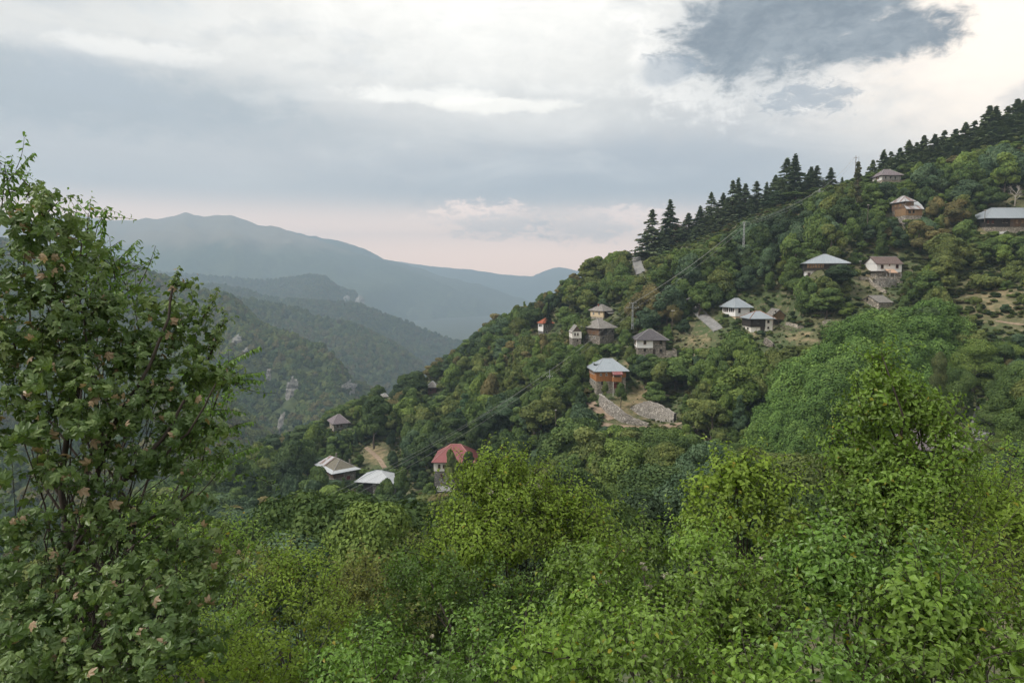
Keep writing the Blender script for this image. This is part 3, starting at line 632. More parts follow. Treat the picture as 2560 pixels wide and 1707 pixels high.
def mat_tiles(name, c0, c1, lichen=None, tw=.3, th=.3):
    m, nt, b, o = newmat(name); g = objcoord(nt); u = nt.nodes.new('ShaderNodeUVMap'); uv = S(nt, u.outputs[0])
    bk = nt.nodes.new('ShaderNodeTexBrick'); nt.links.new(uv.k, bk.inputs['Vector']); bk.inputs['Scale'].default_value = 1; bk.inputs['Brick Width'].default_value = tw; bk.inputs['Row Height'].default_value = th
    bk.inputs['Mortar Size'].default_value = .02; bk.inputs['Color1'].default_value = (*c0, 1); bk.inputs['Color2'].default_value = (*c1, 1); bk.inputs['Mortar'].default_value = (*[v * .4 for v in c0], 1)
    c = S(nt, bk.outputs[0]); n = noise(nt, g, .7, 6, .65)
    c = mixc(nt, n.step(.45, .7) * .6, c, lichen or tuple(v * .65 for v in c0)); nt.links.new(c.k, b.inputs['Base Color']); b.inputs['Roughness'].default_value = .85
    bump(nt, b, S(nt, bk.outputs[1])._m('SUBTRACT', 1.) * -1, .6, .05); return m
def mat_flat(name, c, rough=.7, metal=0.):
    m, nt, b, o = newmat(name); g = objcoord(nt); cc = mixc(nt, noise(nt, g, 1.5, 5, .6).step(.4, .75) * .5, c, tuple(v * .6 for v in c))
    nt.links.new(cc.k, b.inputs['Base Color']); b.inputs['Roughness'].default_value = rough; b.inputs['Metallic'].default_value = metal; return m
MT = dict(stone=mat_stone('stone_wall'), stonepale=mat_stone('pale_stone_wall', (.46, .41, .34), (.24, .21, .17)), stonegrey=mat_stone('grey_stone_wall', (.28, .27, .255), (.13, .125, .12)),
 rubble=mat_stone('rubble_wall', (.50, .46, .41), (.24, .215, .19), 3.2, (.45, .42, .38)), white=mat_plaster('white_plaster', (.82, .815, .80), (.64, .61, .57)), oldwhite=mat_plaster('weathered_plaster', (.76, .735, .68), (.46, .40, .32)), cream=mat_plaster('cream_plaster', (.62, .50, .33), (.46, .36, .24)),
 orange=mat_boards('orange_boards', (.29, .115, .032), (.44, .19, .062)), brown=mat_boards('brown_boards', (.10, .055, .030), (.22, .125, .07), (.13, .115, .10)), black=mat_boards('blackened_boards', (.018, .016, .015), (.045, .036, .030)),
 grey=mat_boards('grey_boards', (.26, .26, .26), (.42, .42, .42), width=.35), darkred=mat_boards('dark_red_boards', (.055, .018, .014), (.11, .035, .026)), tan=mat_boards('tan_boards', (.20, .125, .065), (.33, .215, .12)),
 bluemetal=mat_metal_roof('blue_grey_sheet_roof', (.30, .345, .385), (.36, .40, .435)), whitemetal=mat_metal_roof('white_sheet_roof', (.43, .455, .48), (.52, .54, .56)), redmetal=mat_metal_roof('red_sheet_roof', (.235, .070, .072), (.30, .100, .098), seam=.3),
 rustmetal=mat_metal_roof('rusted_sheet_roof', (.38, .385, .40), (.50, .50, .52), (.17, .075, .05), seam=.9, rough=.6), lauze=mat_tiles('grey_slab_roof', (.25, .235, .215), (.19, .175, .16), (.33, .31, .28), .5, .4), mossy=mat_tiles('mossy_slab_roof', (.20, .18, .14), (.15, .135, .10), (.14, .13, .085), .5, .4),
 slate=mat_tiles('dark_slate_roof', (.115, .105, .115), (.085, .078, .088), (.13, .12, .125), .35, .3), browntile=mat_tiles('brown_tile_roof', (.19, .135, .12), (.155, .11, .10), None, .35, .35), redtile=mat_tiles('orange_tile_roof', (.42, .11, .05), (.33, .085, .04), None, .3, .35), mauvetile=mat_tiles('mauve_tile_roof', (.21, .175, .19), (.18, .15, .165), None, .35, .35),
 brick=mat_stone('red_brick_wall', (.30, .13, .09), (.17, .075, .055), 4.), glass=None, frame=mat_flat('white_window_frame', (.62, .60, .56)), wframe=mat_flat('wooden_window_frame', (.20, .10, .045)), dframe=mat_flat('dark_window_frame', (.07, .05, .04)), cap=mat_flat('roof_cap', (.40, .43, .46), .5, .1), pinkcap=mat_flat('pink_roof_cap', (.50, .24, .22), .5), rustcap=mat_flat('rusty_roof_cap', (.28, .12, .06), .7),
 greycap=mat_flat('grey_roof_cap', (.30, .285, .28)), door=mat_flat('dark_wooden_door', (.045, .03, .022)), reddoor=mat_flat('red_door', (.16, .028, .022)), steel=mat_flat('galvanised_steel', (.34, .37, .38), .5, .4), concrete=mat_flat('concrete', (.33, .33, .32)), wood=mat_flat('weathered_pole', (.13, .105, .085)), shade=mat_flat('tan_awning', (.50, .33, .23)), soffit=mat_flat('eaves_wood', (.07, .055, .045)))
def mat_glass():
    m, nt, b, o = newmat('window_glass'); b.inputs['Base Color'].default_value = (.014, .016, .018, 1); b.inputs['Roughness'].default_value = .08; b.inputs['Specular IOR Level'].default_value = .6; return m
MT['glass'] = mat_glass()

# ------------------------------------------------------------------ building shapes
BOXF = np.array([(0, 2, 3, 1), (4, 5, 7, 6), (0, 1, 5, 4), (1, 3, 7, 5), (3, 2, 6, 7), (2, 0, 4, 6)])
def boxv(x0, x1, y0, y1, z0, z1): return np.array([(x, y, z) for z in (z0, z1) for y in (y0, y1) for x in (x0, x1)], float)
def boxes(name, bl, mat, parent, **kw):
    A = Acc()
    for q in bl: A.add(boxv(*q), BOXF)
    return link(name, A.mesh(name), mat, parent, **kw)
def poly_mesh(name, v, f, mat, parent=None, **kw):
    me = bpy.data.meshes.new(name); me.from_pydata([tuple(map(float, q)) for q in v], [], [tuple(q) for q in f]); me.update(); return link(name, me, mat, parent, **kw)
def roof_mesh(name, faces, mat, parent, th=.14):
    """sloping sheets with thickness; u runs along the eave in metres so that seams and courses follow the slope"""
    v = []; f = []; uv = []
    for q in faces:
        q = [np.array(p, float) for p in q]; n = np.cross(q[1] - q[0], q[2] - q[0]); n /= np.linalg.norm(n)
        if n[2] < 0: q = q[::-1]; n = -n
        e = min(range(len(q)), key=lambda i: q[i][2] + q[(i + 1) % len(q)][2]); ed = q[(e + 1) % len(q)] - q[e]; ed /= np.linalg.norm(ed); up = np.cross(n, ed)
        k = len(v); m = len(q); v += q + [p - np.array([0, 0, th]) for p in q]
        f.append(tuple(range(k, k + m))); uv += [(float((p - q[e]) @ ed), float((p - q[e]) @ up)) for p in q]
        f.append(tuple(reversed(range(k + m, k + 2 * m)))); uv += [(0, 0)] * m
        for i in range(m):
            j = (i + 1) % m; f.append((k + i, k + m + i, k + m + j, k + j)); uv += [(0, 0)] * 4
    me = bpy.data.meshes.new(name); me.from_pydata([tuple(p) for p in v], [], f); l = me.uv_layers.new(name='UVMap'); l.data.foreach_set('uv', np.array(uv, np.float32).ravel()); me.update()
    return link(name, me, mat, parent)
def bar(name, segs, r, mat, parent, n=5):
    A = Acc()
    for a, b in segs: A.add(*tube_arrays(np.linspace(a, b, 3), [r] * 3, n))
    return link(name, A.mesh(name), mat, parent)
HOUSES = []                                      # screen boxes that trees in front must leave clear
class House:
    def __init__(s, name, label, lx, cx, rx, eave, base, Y, phi, d=None, w=None, cat='house', clear=.25, down=3.5, dd=None):
        if dd:                                   # turn the house so that its visible side wall is dd metres deep
            o = P(cx, base, Y); k = (lx - CXP) / F; best = 9e9
            for t in np.arange(-35, 80, .5):
                ax = (-math.sin(math.radians(t)), math.cos(math.radians(t))); q = ax[0] - k * ax[1] * CP
                L = (k * (o[1] * CP - o[2] * SP) - o[0]) / q if abs(q) > 1e-4 else -1
                if L > 0 and abs(L - dd) < best: best, phi = abs(L - dd), float(t)
        a = math.radians(phi); s.xa = np.array([math.cos(a), math.sin(a), 0]); s.ya = np.array([-math.sin(a), math.cos(a), 0])
        s.o = P(cx, base, Y); s.root = empty(name, s.o, label, cat, None, a); s.h = P(cx, eave, Y)[2] - s.o[2]; s.down = down
        def solve(ax, px):
            k = (px - CXP) / F; o = s.o; return (k * (o[1] * CP - o[2] * SP) - o[0]) / (ax[0] - k * ax[1] * CP)
        s.w = w if w else solve(s.xa, rx); s.d = d if d else solve(s.ya, lx)
        s.phi = phi; s.name = name
        HOUSES.append([min(lx or cx, cx) - 4, eave - (base - eave) * .75, rx + 4, base - (base - eave) * clear, Y, s])
        print('%-16s phi %.0f w %.1f d %.1f h %.1f z %.1f' % (label[:16], phi, s.w, s.d, s.h, s.o[2]))
    def zpx(s, py, lx=0, ly=0):                  # height above the base of a row at a local plan position
        q = s.o + s.xa * lx + s.ya * ly; r = ray(CXP, py); return q[1] * r[2] / r[1] - s.o[2]
    def hit(s, face, px, py):                    # a pixel on a facade -> (along, height)
        r = ray(px, py); o = s.o
        if face == 'f': t = (o @ s.ya) / (r @ s.ya); q = r * t - o; return q @ s.xa, q[2]
        t = (o @ s.xa) / (r @ s.xa); q = r * t - o; return q @ s.ya, q[2]
    def block(s, name, mat, z0, z1, grow=0., x0=None, x1=None, y0=None, y1=None):
        return boxes(name, [((0 if x0 is None else x0) - grow, (s.w if x1 is None else x1) + grow, (0 if y0 is None else y0) - grow, (s.d if y1 is None else y1) + grow, z0, z1)], MT[mat], s.root)
    def patch(s, name, mat, face, a0, a1, z0, z1, proud=.06):
        b = (a0, a1, -proud, .1, z0, z1) if face == 'f' else (-proud, .1, a0, a1, z0, z1); return boxes(name, [b], MT[mat], s.root)
    def hip(s, mat, apex, over=.7, ridge=0., along='x', cap='cap', z=None, x0=0, x1=None, y0=0, y1=None, flare=0.):
        x1 = s.w if x1 is None else x1; y1 = s.d if y1 is None else y1; z = s.h if z is None else z
        cx_, cy_ = (x0 + x1) / 2, (y0 + y1) / 2; zt = s.zpx(apex, cx_, cy_); e = over
        A_, B, C_, D = [(x0 - e, y0 - e, z - .12), (x1 + e, y0 - e, z - .12), (x1 + e, y1 + e, z - .12), (x0 - e, y1 + e, z - .12)]
        r = ridge / 2; R0, R1 = ((cx_ - r, cy_, zt), (cx_ + r, cy_, zt)) if along == 'x' else ((cx_, cy_ - r, zt), (cx_, cy_ + r, zt))
        if along == 'x': fs = [(A_, B, R1, R0), (B, C_, R1), (C_, D, R0, R1), (D, A_, R0)] if r > .01 else [(A_, B, R0), (B, C_, R0), (C_, D, R0), (D, A_, R0)]; hips = [(A_, R0), (D, R0), (B, R1), (C_, R1)]
        else: fs = [(A_, B, R0), (B, C_, R1, R0), (C_, D, R1), (D, A_, R0, R1)]; hips = [(A_, R0), (B, R0), (C_, R1), (D, R1)]
        s.roof = roof_mesh('roof', fs, MT[mat], s.root); hips = [(np.array(a) + [0, 0, .03], np.array(b) + [0, 0, .03]) for a, b in hips + ([(R0, R1)] if r > .01 else [])]
        bar('ridge_cap', hips, .11, MT[cap], s.roof)
        boxes('eaves', [(x0 - e + .06, x1 + e - .06, y0 - e + .06, y1 + e - .06, z - .34, z - .27)], MT['soffit'], s.roof)
        s.zt = zt; return s.roof
    def gable(s, mat, apex, over=.5, along='x', wall=None, cap='greycap', z=None, x0=0, x1=None, y0=0, y1=None):
        x1 = s.w if x1 is None else x1; y1 = s.d if y1 is None else y1; z = s.h if z is None else z; cx_, cy_ = (x0 + x1) / 2, (y0 + y1) / 2; e = over
        zt = s.zpx(apex, cx_ if along == 'x' else cx_, cy_ if along == 'x' else y0); sl = (zt - z) / ((y1 - y0) / 2 if along == 'x' else (x1 - x0) / 2); ze = z - sl * e
        if along == 'x': R0, R1 = (x0 - e, cy_, zt), (x1 + e, cy_, zt); fs = [((x0 - e, y0 - e, ze), (x1 + e, y0 - e, ze), R1, R0), ((x1 + e, y1 + e, ze), (x0 - e, y1 + e, ze), R0, R1)]
        else: R0, R1 = (cx_, y0 - e, zt), (cx_, y1 + e, zt); fs = [((x0 - e, y0 - e, ze), R0, R1, (x0 - e, y1 + e, ze)), ((x1 + e, y0 - e, ze), (x1 + e, y1 + e, ze), R1, R0)]
        s.roof = roof_mesh('roof', fs, MT[mat], s.root); bar('ridge_cap', [(np.array(R0) + [0, 0, .03], np.array(R1) + [0, 0, .03])], .11, MT[cap], s.roof)
        if wall:
            g = .16
            if along == 'x':
                v = [(x, y, q) for x in (x0, x1) for y, q in ((y0, z - .2), (y1, z - .2), (cy_, zt - g))]
                poly_mesh('gable', v, [(0, 1, 2), (3, 5, 4), (0, 3, 4, 1), (1, 4, 5, 2), (2, 5, 3, 0)], MT[wall], s.root)
            else:
                v = [(x, y, q) for y in (y0, y1) for x, q in ((x0, z - .2), (x1, z - .2), (cx_, zt - g))]
                poly_mesh('gable', v, [(0, 1, 2), (3, 5, 4), (0, 3, 4, 1), (1, 4, 5, 2), (2, 5, 3, 0)], MT[wall], s.root)
        return s.roof
    def window(s, face, px, py, wpx, hpx, frame='frame', name='window', bars=True, pane='glass', proud=.0, sill=True):
        a, z = s.hit(face, px, py); a2, z2 = s.hit(face, px + wpx / 2, py - hpx / 2); ww = abs(a2 - a); hh = abs(z2 - z); t = .09
        def bb(a0, a1, z0, z1, p0, p1): return (a0, a1, -p1 - proud, -p0 - proud, z0, z1) if face == 'f' else (-p1 - proud, -p0 - proud, a0, a1, z0, z1)
        L = [bb(a - ww, a - ww + t, z - hh, z + hh, -.05, .10), bb(a + ww - t, a + ww, z - hh, z + hh, -.05, .10), bb(a - ww + t, a + ww - t, z + hh - t, z + hh, -.05, .10), bb(a - ww + t, a + ww - t, z - hh, z - hh + t, -.05, .10)]
        if bars: L += [bb(a - .03, a + .03, z - hh + t, z + hh - t, -.04, .07), bb(a - ww + t, a - .03, z + hh * .2, z + hh * .2 + .05, -.04, .07), bb(a + .03, a + ww - t, z + hh * .2, z + hh * .2 + .05, -.04, .07)]
        o = boxes(name, L, MT[frame], s.root); boxes('pane' if pane == 'glass' else 'panel', [bb(a - ww + t, a + ww - t, z - hh + t, z + hh - t, -.04, .02)], MT[pane], o)
        if sill: boxes('sill', [bb(a - ww - .08, a + ww + .08, z - hh - .09, z - hh - .003, -.02, .16)], MT['stonepale'], o)
        return o
    def door(s, face, px, top, bottom, wpx, mat='door', arch=False, frame='dframe'):
        a, z1 = s.hit(face, px, top); _, z0 = s.hit(face, px, bottom); a2, _ = s.hit(face, px + wpx / 2, bottom); ww = abs(a2 - a); zs = z1 - (ww if arch else 0)
        pts = [(a - ww, z0), (a + ww, z0), (a + ww, zs)] + ([(a + ww * math.cos(t), zs + ww * math.sin(t)) for t in np.linspace(.3, 2.84, 7)] if arch else []) + [(a - ww, zs)]
        def slab(name, pts, p0, p1, mat, par):
            f3 = (lambda q, p: (q[0], -p, q[1])) if face == 'f' else (lambda q, p: (-p, q[0], q[1]))
            n = len(pts); v = [f3(q, p1) for q in pts] + [f3(q, p0) for q in pts]; return poly_mesh(name, v, [tuple(range(n)), tuple(range(2 * n - 1, n - 1, -1))] + [(i, i + n, (i + 1) % n + n, (i + 1) % n) for i in range(n)], mat, par)
        c = np.mean(pts, 0); o = slab('door', pts, -.05, .05, MT[mat], s.root); slab('door_surround', [tuple(c + (np.array(q) - c) * [1.28, 1.1]) for q in pts], -.05, .03, MT['stonepale'], o); return o
    def chimney(s, x, y, z0, z1, r=.3, mat='stone'):
        return boxes('chimney', [(x - r, x + r, y - r, y + r, z0, z1), (x - r - .07, x + r + .07, y - r - .07, y + r + .07, z1, z1 + .12)], MT[mat], s.roof)

# ------------------------------------------------------------------ the houses of the village
H = House('house', 'tall house with red sheet roof, white plaster over grey stone, behind a small tree', 1085, 1086, 1184, 1153, 1217, 205, -2, d=11.5, clear=.45)
H.block('lower_wall', 'stonegrey', -3.5, 5.3 * H.h / 8); H.block('upper_wall', 'stonegrey', 5.3 * H.h / 8 + .002, H.h, .05); H.patch('plaster', 'oldwhite', 'f', -.12, 4.6, 5.0 * H.h / 8, H.h - .3, .12)
H.hip('redmetal', 1110, .75, 3.0, 'x', 'pinkcap')
for q in ((1098, 1165, 6, 10), (1110, 1165, 6, 10), (1132, 1164, 6, 9), (1104, 1188, 5, 8)): H.window('f', *q, frame='wframe', proud=.12)
H.door('f', 1137, 1185, 1200, 7, 'door')
t_ = H.zpx(1214); boxes('terrace', [(1.2, 6.2, -5.2, -.02, -3.5, .25)], MT['stonegrey'], H.root); boxes('terrace_slab', [(.9, 6.5, -5.5, -.02, .252, .42)], MT['concrete'], H.root)

H = House('house', 'low house under a wide white sheet roof with a dark wooden front', 893, 980, 1003, 1207, 1240, 212, 48, dd=11, clear=.2)
H.block('wall', 'stonegrey', -3.5, H.h); H.patch('boarding', 'black', 'l', H.d * .55, H.d + .02, .3, H.h - .3, .08); H.hip('whitemetal', 1175, .7, 1.5, 'y', 'cap'); H.window('l', 902, 1221, 5, 9, 'reddoor', pane='reddoor', proud=.08)

H = House('house', 'old house with mossy slab roof, pale tin skirt and rusty sheets, long dark wooden gallery', 800, 836, 889, 1177, 1208, 235, 38, dd=13, clear=.3)
H.block('lower_wall', 'stone', -4, H.h * .45); H.block('upper_wall', 'stone', H.h * .45 + .002, H.h, .04)
H.patch('gallery', 'brown', 'l', -.2, H.d, H.h * .42, H.h - .3, .35); H.patch('gallery', 'brown', 'f', -.35, H.w * .42, H.h * .42, H.h - .3, .2)
H.hip('mossy', 1145, .5, 4.5, 'y', 'greycap')
roof_ = [((-1.6, -1.6, H.h - .55), (H.w + 1.6, -1.6, H.h - .55), (H.w + .2, -.1, H.h + .12), (-.1, -.1, H.h + .12)), ((-1.6, H.d + 1.6, H.h - .55), (-1.6, -1.6, H.h - .55), (-.1, -.1, H.h + .12), (-.1, H.d + .2, H.h + .12))]
roof_mesh('tin_skirt', roof_, MT['whitemetal'], H.roof, .08)
dz = (H.zt - H.h) ; rs = [((-.55, H.d * .58, H.h + .14), (-.55, H.d + .7, H.h + .02), (H.w * .46, H.d * .92, H.zt - .05), (H.w * .46, H.d * .58, H.zt + .12))]
roof_mesh('rusty_sheets', rs, MT['rustmetal'], H.roof, .06)
for q in ((863, 1178), (871, 1177), (880, 1175)): H.window('f', *q, 4, 6, 'frame')
for q in ((826, 1180), (818, 1176), (811, 1172)): H.window('l', *q, 4, 7, 'dframe', proud=.35, bars=False, sill=False)
H.window('f', 845, 1182, 5, 7, 'dframe', proud=.2, bars=False, sill=False); H.window('f', 853, 1181, 5, 7, 'dframe', proud=.2, bars=False, sill=False); H.window('f', 881, 1188, 4, 5); H.door('f', 871, 1189, 1198, 9, 'reddoor')
H.chimney(H.w * .5, H.d * .55, H.zt - .6, H.zt + 1.6, .22); H.chimney(H.w * .95, H.d * .3, H.h - .1, H.h + 1.9, .2)
boxes('terrace', [(2.5, H.w + 2, -4, -.02, -4, -.4)], MT['stonepale'], H.root)

H = House('house', 'square grey stone house with plain slate roof at the valley edge', 824, 835, 871, 1059, 1080, 300, 20, dd=9, clear=.2)
H.block('wall', 'stonepale', -4, H.h); H.patch('shaded_front', 'stonegrey', 'f', -.05, H.w + .03, -2, H.h - .3, .05); H.hip('mauvetile', 1035, .9, 1., 'x', 'greycap')  # darker front stone: the shaded side put into its colour
for q in ((843.5, 1064.5), (853.5, 1064)): H.window('f', *q, 5, 8, 'wframe', proud=.05)
H = House('house', 'small hut with pale slab roof peeping out between the trees', 945, 957, 968, 991, 1000, 345, 15, d=6, clear=.2)
H.block('wall', 'darkred', -4, H.h); H.hip('lauze', 983, .7, .6)
H.window('f', 961, 995.5, 3, 4, 'dframe', bars=False)
H = House('house', 'narrow dark red boarded hut with slab roof beside a big dark tree', 1069, 1070, 1091, 967, 988, 330, 0, d=5, clear=.1)
H.block('wall', 'darkred', -4, H.h); H.hip('lauze', 952.5, 1.0, .4); H.window('f', 1077, 975, 4, 5, 'dframe', bars=False)
H = House('house', 'small stone tower house with orange tile roof on the ridge', 1345.5, 1358, 1383, 808, 840, 325, 30, dd=6, clear=.15)
H.block('wall', 'stonegrey', -4, H.h); H.patch('plaster', 'white', 'l', -.04, H.d + .02, H.h * .35, H.h - .3, .06); H.hip('redtile', 795, .5, .5, 'x', 'rustcap')
for x in (1348.5, 1351.5, 1355): H.window('l', x, 813.5, 2.2, 6, 'dframe', proud=.06, bars=False, sill=False)
H.window('f', 1366.5, 816, 4, 6, 'frame', bars=False); H.window('f', 1366.5, 830, 4, 7, 'frame', bars=False)
H = House('house', 'small cream plastered house with pyramid slab roof, uppermost of the ridge cluster', 1477, 1508, 1532, 777, 799, 288, 32, dd=8.5, clear=.1)
H.block('lower_wall', 'stonepale', -3, H.h * .25); H.block('upper_wall', 'cream', H.h * .25 + .002, H.h, .1); H.patch('boarding', 'black', 'f', .5, H.w + .08, H.h * .2, H.h - .3, .14); H.hip('lauze', 761, .8, .8, 'x', 'greycap')  # black front boards: dark wood and its shadow in one colour
for x in (1484.5, 1498.5): H.window('l', x, 783, 3.5, 6, 'frame', proud=.1)
roof_mesh('lean_to_roof', [((H.w * .25, -2.2, H.h - 1.1), (H.w + .8, -2.2, H.h - 1.1), (H.w + .8, .2, H.h - .35), (H.w * .25, .2, H.h - .35))], MT['lauze'], H.root); H.chimney(H.w * .3, H.d * .6, H.h + 1, H.zt + .1, .25, 'redtile')
H = House('house', 'large old stone house with broad slab roof and a weathered wooden upper storey', 1457.5, 1499, 1535, 820, 864, 255, 38, dd=10, clear=.12)
zb = H.hit('l', 1498, 838)[1]; H.block('lower_wall', 'stone', -4, zb); H.block('upper_wall', 'stonegrey', zb + .002, H.h, .02)
H.patch('boarding', 'brown', 'l', -.25, H.d + .02, zb - .1, H.h - .3, .25); H.patch('boarding', 'black', 'f', -.25, H.w * .48, zb - .1, H.h - .3, .2); H.hip('lauze', 797, 1.0, 1.2, 'x', 'greycap')  # front boards black where the side's are brown: shade put into colour
for q in ((1465.5, 842.5), (1473, 843), (1487, 843.5)): H.window('l', *q, 4, 7, 'frame')
for q in ((1508, 844, 4, 6), (1531, 829, 3.5, 6)): H.window('f', *q, 'dframe')
for x in (1463, 1471, 1479, 1487): H.window('l', x, 828, 4, 7, 'wframe', proud=.25, bars=False, sill=False, pane='brown')
H = House('house', 'small white plastered annex with gable roof leaning on the large stone house', None, 1430.5, 1453, 829, 862, 254, 4, d=7, clear=.2)
H.block('lower_wall', 'stone', -3, H.h * .5); H.block('upper_wall', 'oldwhite', H.h * .5 + .002, H.h, .08); H.gable('lauze', 814.5, .35, 'y', 'brown')
for x in (1437.5, 1444.5): H.window('f', x, 835.5, 3.6, 6.5, 'dframe', proud=.08)
H.window('f', 1443.5, 851, 3.5, 5, 'dframe')
H = House('house', 'tidy house with dark slate roof, half white plaster and half stone, arched door', 1586, 1594, 1664.5, 848.5, 887, 232, 8, dd=9, clear=.05)
zb = H.hit('f', 1600, 869.5)[1]; am = H.hit('f', 1632.5, 860)[0]; H.block('wall', 'stone', -3, H.h); H.patch('plaster', 'white', 'f', -.2, am, zb, H.h - .3, .2); H.patch('plaster', 'white', 'l', -.2, H.d, zb, H.h - .3, .18); H.hip('slate', 823, .95, 1.2, 'x', 'greycap')
H.window('f', 1612, 856, 7, 9, 'tan', proud=.2); H.window('f', 1652, 856, 7, 9, 'dframe'); H.window('f', 1612, 875, 6, 8, 'dframe'); H.window('f', 1652, 876.5, 7.5, 8, 'dframe'); H.door('f', 1635.6, 871, 887, 6.5, 'door', True); H.window('l', 1589.5, 855, 3, 8, 'tan', proud=.18, bars=False)
boxes('terrace_wall', [(H.w + .05, H.w + 3.6, -.4, 0, -2, 1.6), (H.w + 3.2, H.w + 3.6, 0, 6, -2, 1.8)], MT['stonepale'], H.root); bar('drainpipe', [((H.w - .15, -.12, 0), (H.w - .15, -.12, H.h))], .06, MT['wood'], H.root)
H = House('house', 'house with orange boarded upper floor over stone and big blue grey sheet roof', 1473, 1491, 1564, 927, 983, 212, 7, dd=10, clear=.0)
zb = H.hit('f', 1492, 953)[1]; ap = H.hit('f', 1535, 940)[0]; H.block('lower_wall', 'stonepale', -4, zb - .002); H.block('upper_wall', 'orange', zb, H.h, .12, x1=ap); H.block('side_wall', 'stone', zb, H.h - .2, -.02, x0=ap + .2); H.patch('boarding', 'orange', 'f', H.w - 1.6, H.w, H.h - 2.2, H.h - .4, .1)
H.hip('bluemetal', 896, .9, 3.0, 'x', 'cap'); bx0, _ = H.hit('f', 1529, 945); bx1, _ = H.hit('f', 1550, 945)
boxes('balcony', [(bx0, bx1, -1.9, -1.8, zb + .15, zb + 1.5), (bx0, bx0 + .1, -1.8, -.1, zb + .15, zb + 1.5), (bx1 - .1, bx1, -1.8, -.1, zb + .15, zb + 1.5), (bx0, bx1, -1.9, -.12, zb, zb + .148)], MT['orange'], H.root)
bar('post', [((bx0 + .1, -1.8, -1), (bx0 + .1, -1.8, zb)), ((bx0 + .1, -1.8, zb), (bx0 + .1, -1.8, H.h - .4)), ((bx1 - .1, -1.8, zb), (bx1 - .1, -1.8, H.h - .4))], .11, MT['frame'], H.root)
roof_mesh('balcony_roof', [((bx0 - .2, -2.3, H.h - .95), (bx1 + .4, -2.3, H.h - .95), (bx1 + .4, -.5, H.h + .02), (bx0 - .2, -.5, H.h + .02))], MT['redmetal'], H.root)
H.door('f', 1540, 957, 970, 11, 'reddoor')
for q in ((1502, 936, 5, 7), (1516, 935.5, 5, 7)): H.window('f', *q, 'frame', proud=.12)
for q in ((1477, 929, 2.2, 6), (1481.5, 931, 2.2, 6), (1486, 933, 2.2, 6)): H.window('l', *q, 'frame', proud=.12, bars=False, sill=False)
for q in ((1478, 950, 2.5, 6), (1483, 953, 2.5, 6), (1487, 957, 2.5, 7)): H.window('l', *q, 'frame', bars=False, sill=False)
H.window('f', 1506, 958, 6, 9, 'dframe')
dm = boxes('dormer', [(.6, 3.6, H.d * .35, H.d * .7, H.h + .6, H.h + 1.75)], MT['bluemetal'], H.roof); roof_mesh('dormer_roof', [((.3, H.d * .3, H.h + 1.77), (.3, H.d * .75, H.h + 1.77), (5.2, H.d * .75, H.h + 2.2), (5.2, H.d * .3, H.h + 2.2))], MT['bluemetal'], dm)
boxes('pane', [(.55, .62, H.d * .42, H.d * .63, H.h + .8, H.h + 1.6)], MT['glass'], dm)
H = House('house', 'white house with a row of tall windows and pale sheet roof above the lane', 1806, 1838, 1874, 768, 795, 238, 36, dd=8.5, clear=.15)
zb = H.hit('l', 1837, 791)[1]; H.block('lower_wall', 'cream', -3, zb - .002, -.3); H.block('upper_wall', 'white', zb, H.h, .0); H.hip('bluemetal', 745.5, .9, 1.4, 'x', 'cap')
for x in (1810.5, 1815, 1819, 1824.5, 1829, 1833.5): H.window('l', x, 774.5, 3.2, 10, 'dframe', bars=False, sill=False)
H.window('f', 1848.5, 776.5, 6, 11, 'dframe')
H = House('house', 'house clad in black boards on a white base with rust streaked sheet roof', 1856, 1877.5, 1931, 795.5, 829, 225, 20, dd=8, clear=.1)
zb = H.hit('f', 1880, 817.5)[1]; am = H.hit('f', 1913, 810)[0]; H.block('wall', 'oldwhite', -4, H.h); H.patch('boarding', 'black', 'f', -.2, am, zb, H.h - .3, .2); H.patch('boarding', 'black', 'l', -.2, H.d + .02, zb, H.h - .3, .2); H.hip('bluemetal', 777, .9, 1.6, 'x', 'rustcap')
H.window('f', 1895, 804, 5, 8, 'dframe', proud=.2); H.window('f', 1920.7, 804, 5, 7, 'dframe'); H.window('f', 1920.7, 819, 4.5, 5, 'dframe'); H.door('f', 1906.5, 817.5, 827, 9, 'door')
for q in ((1861, 819.5), (1870, 821)): H.window('l', *q, 4, 4, 'dframe', bars=False)
H = House('barn', 'small weathered barn with orange boarded gable and open ground floor', None, 1931, 1963, 787, 811, 234, -4, d=8, clear=.1, cat='barn')
H.block('wall', 'stone', -3, H.h * .45, y0=2.2); H.block('loft_wall', 'tan', H.h * .45 + .002, H.h - .1, 0, y0=.2); H.gable('lauze', 773.5, .6, 'y', 'tan'); H.window('f', 1939, 779, 4, 4, 'dframe', bars=False, sill=False)
bar('post', [((.1, .1, -1), (.1, .1, H.h)), ((H.w * .5, .1, -1), (H.w * .5, .1, H.h * .5)), ((H.w - .1, .1, -1), (H.w - .1, .1, H.h)), ((-.1, .05, H.h * .5), (H.w + .1, .05, H.h * .5)), ((H.w - 1.6, .05, 0), (H.w - .1, .05, H.h * .45))], .1, MT['wood'], H.root)
H = House('house', 'wide house with pale blue pyramid roof, black boards and white base behind a dark bush', 2004, 2011, 2118, 657.5, 699, 232, 6, dd=11, clear=.1)
zb = H.hit('f', 2015, 677)[1]; H.block('lower_wall', 'white', -3, zb - .002, -.4); H.block('upper_wall', 'black', zb, H.h, .15); H.hip('bluemetal', 636, .9, 1.0, 'x', 'cap')
a0 = H.hit('f', 2018, 660)[0]; a1 = H.hit('f', 2060, 660)[0]; H.patch('gallery', 'tan', 'f', a0, a1, zb + 1.0, H.h - .35, .22)
for x in (2023, 2030, 2037, 2044, 2051, 2057): H.window('f', x, 665, 5, 8, 'tan', proud=.22, bars=False, sill=False)
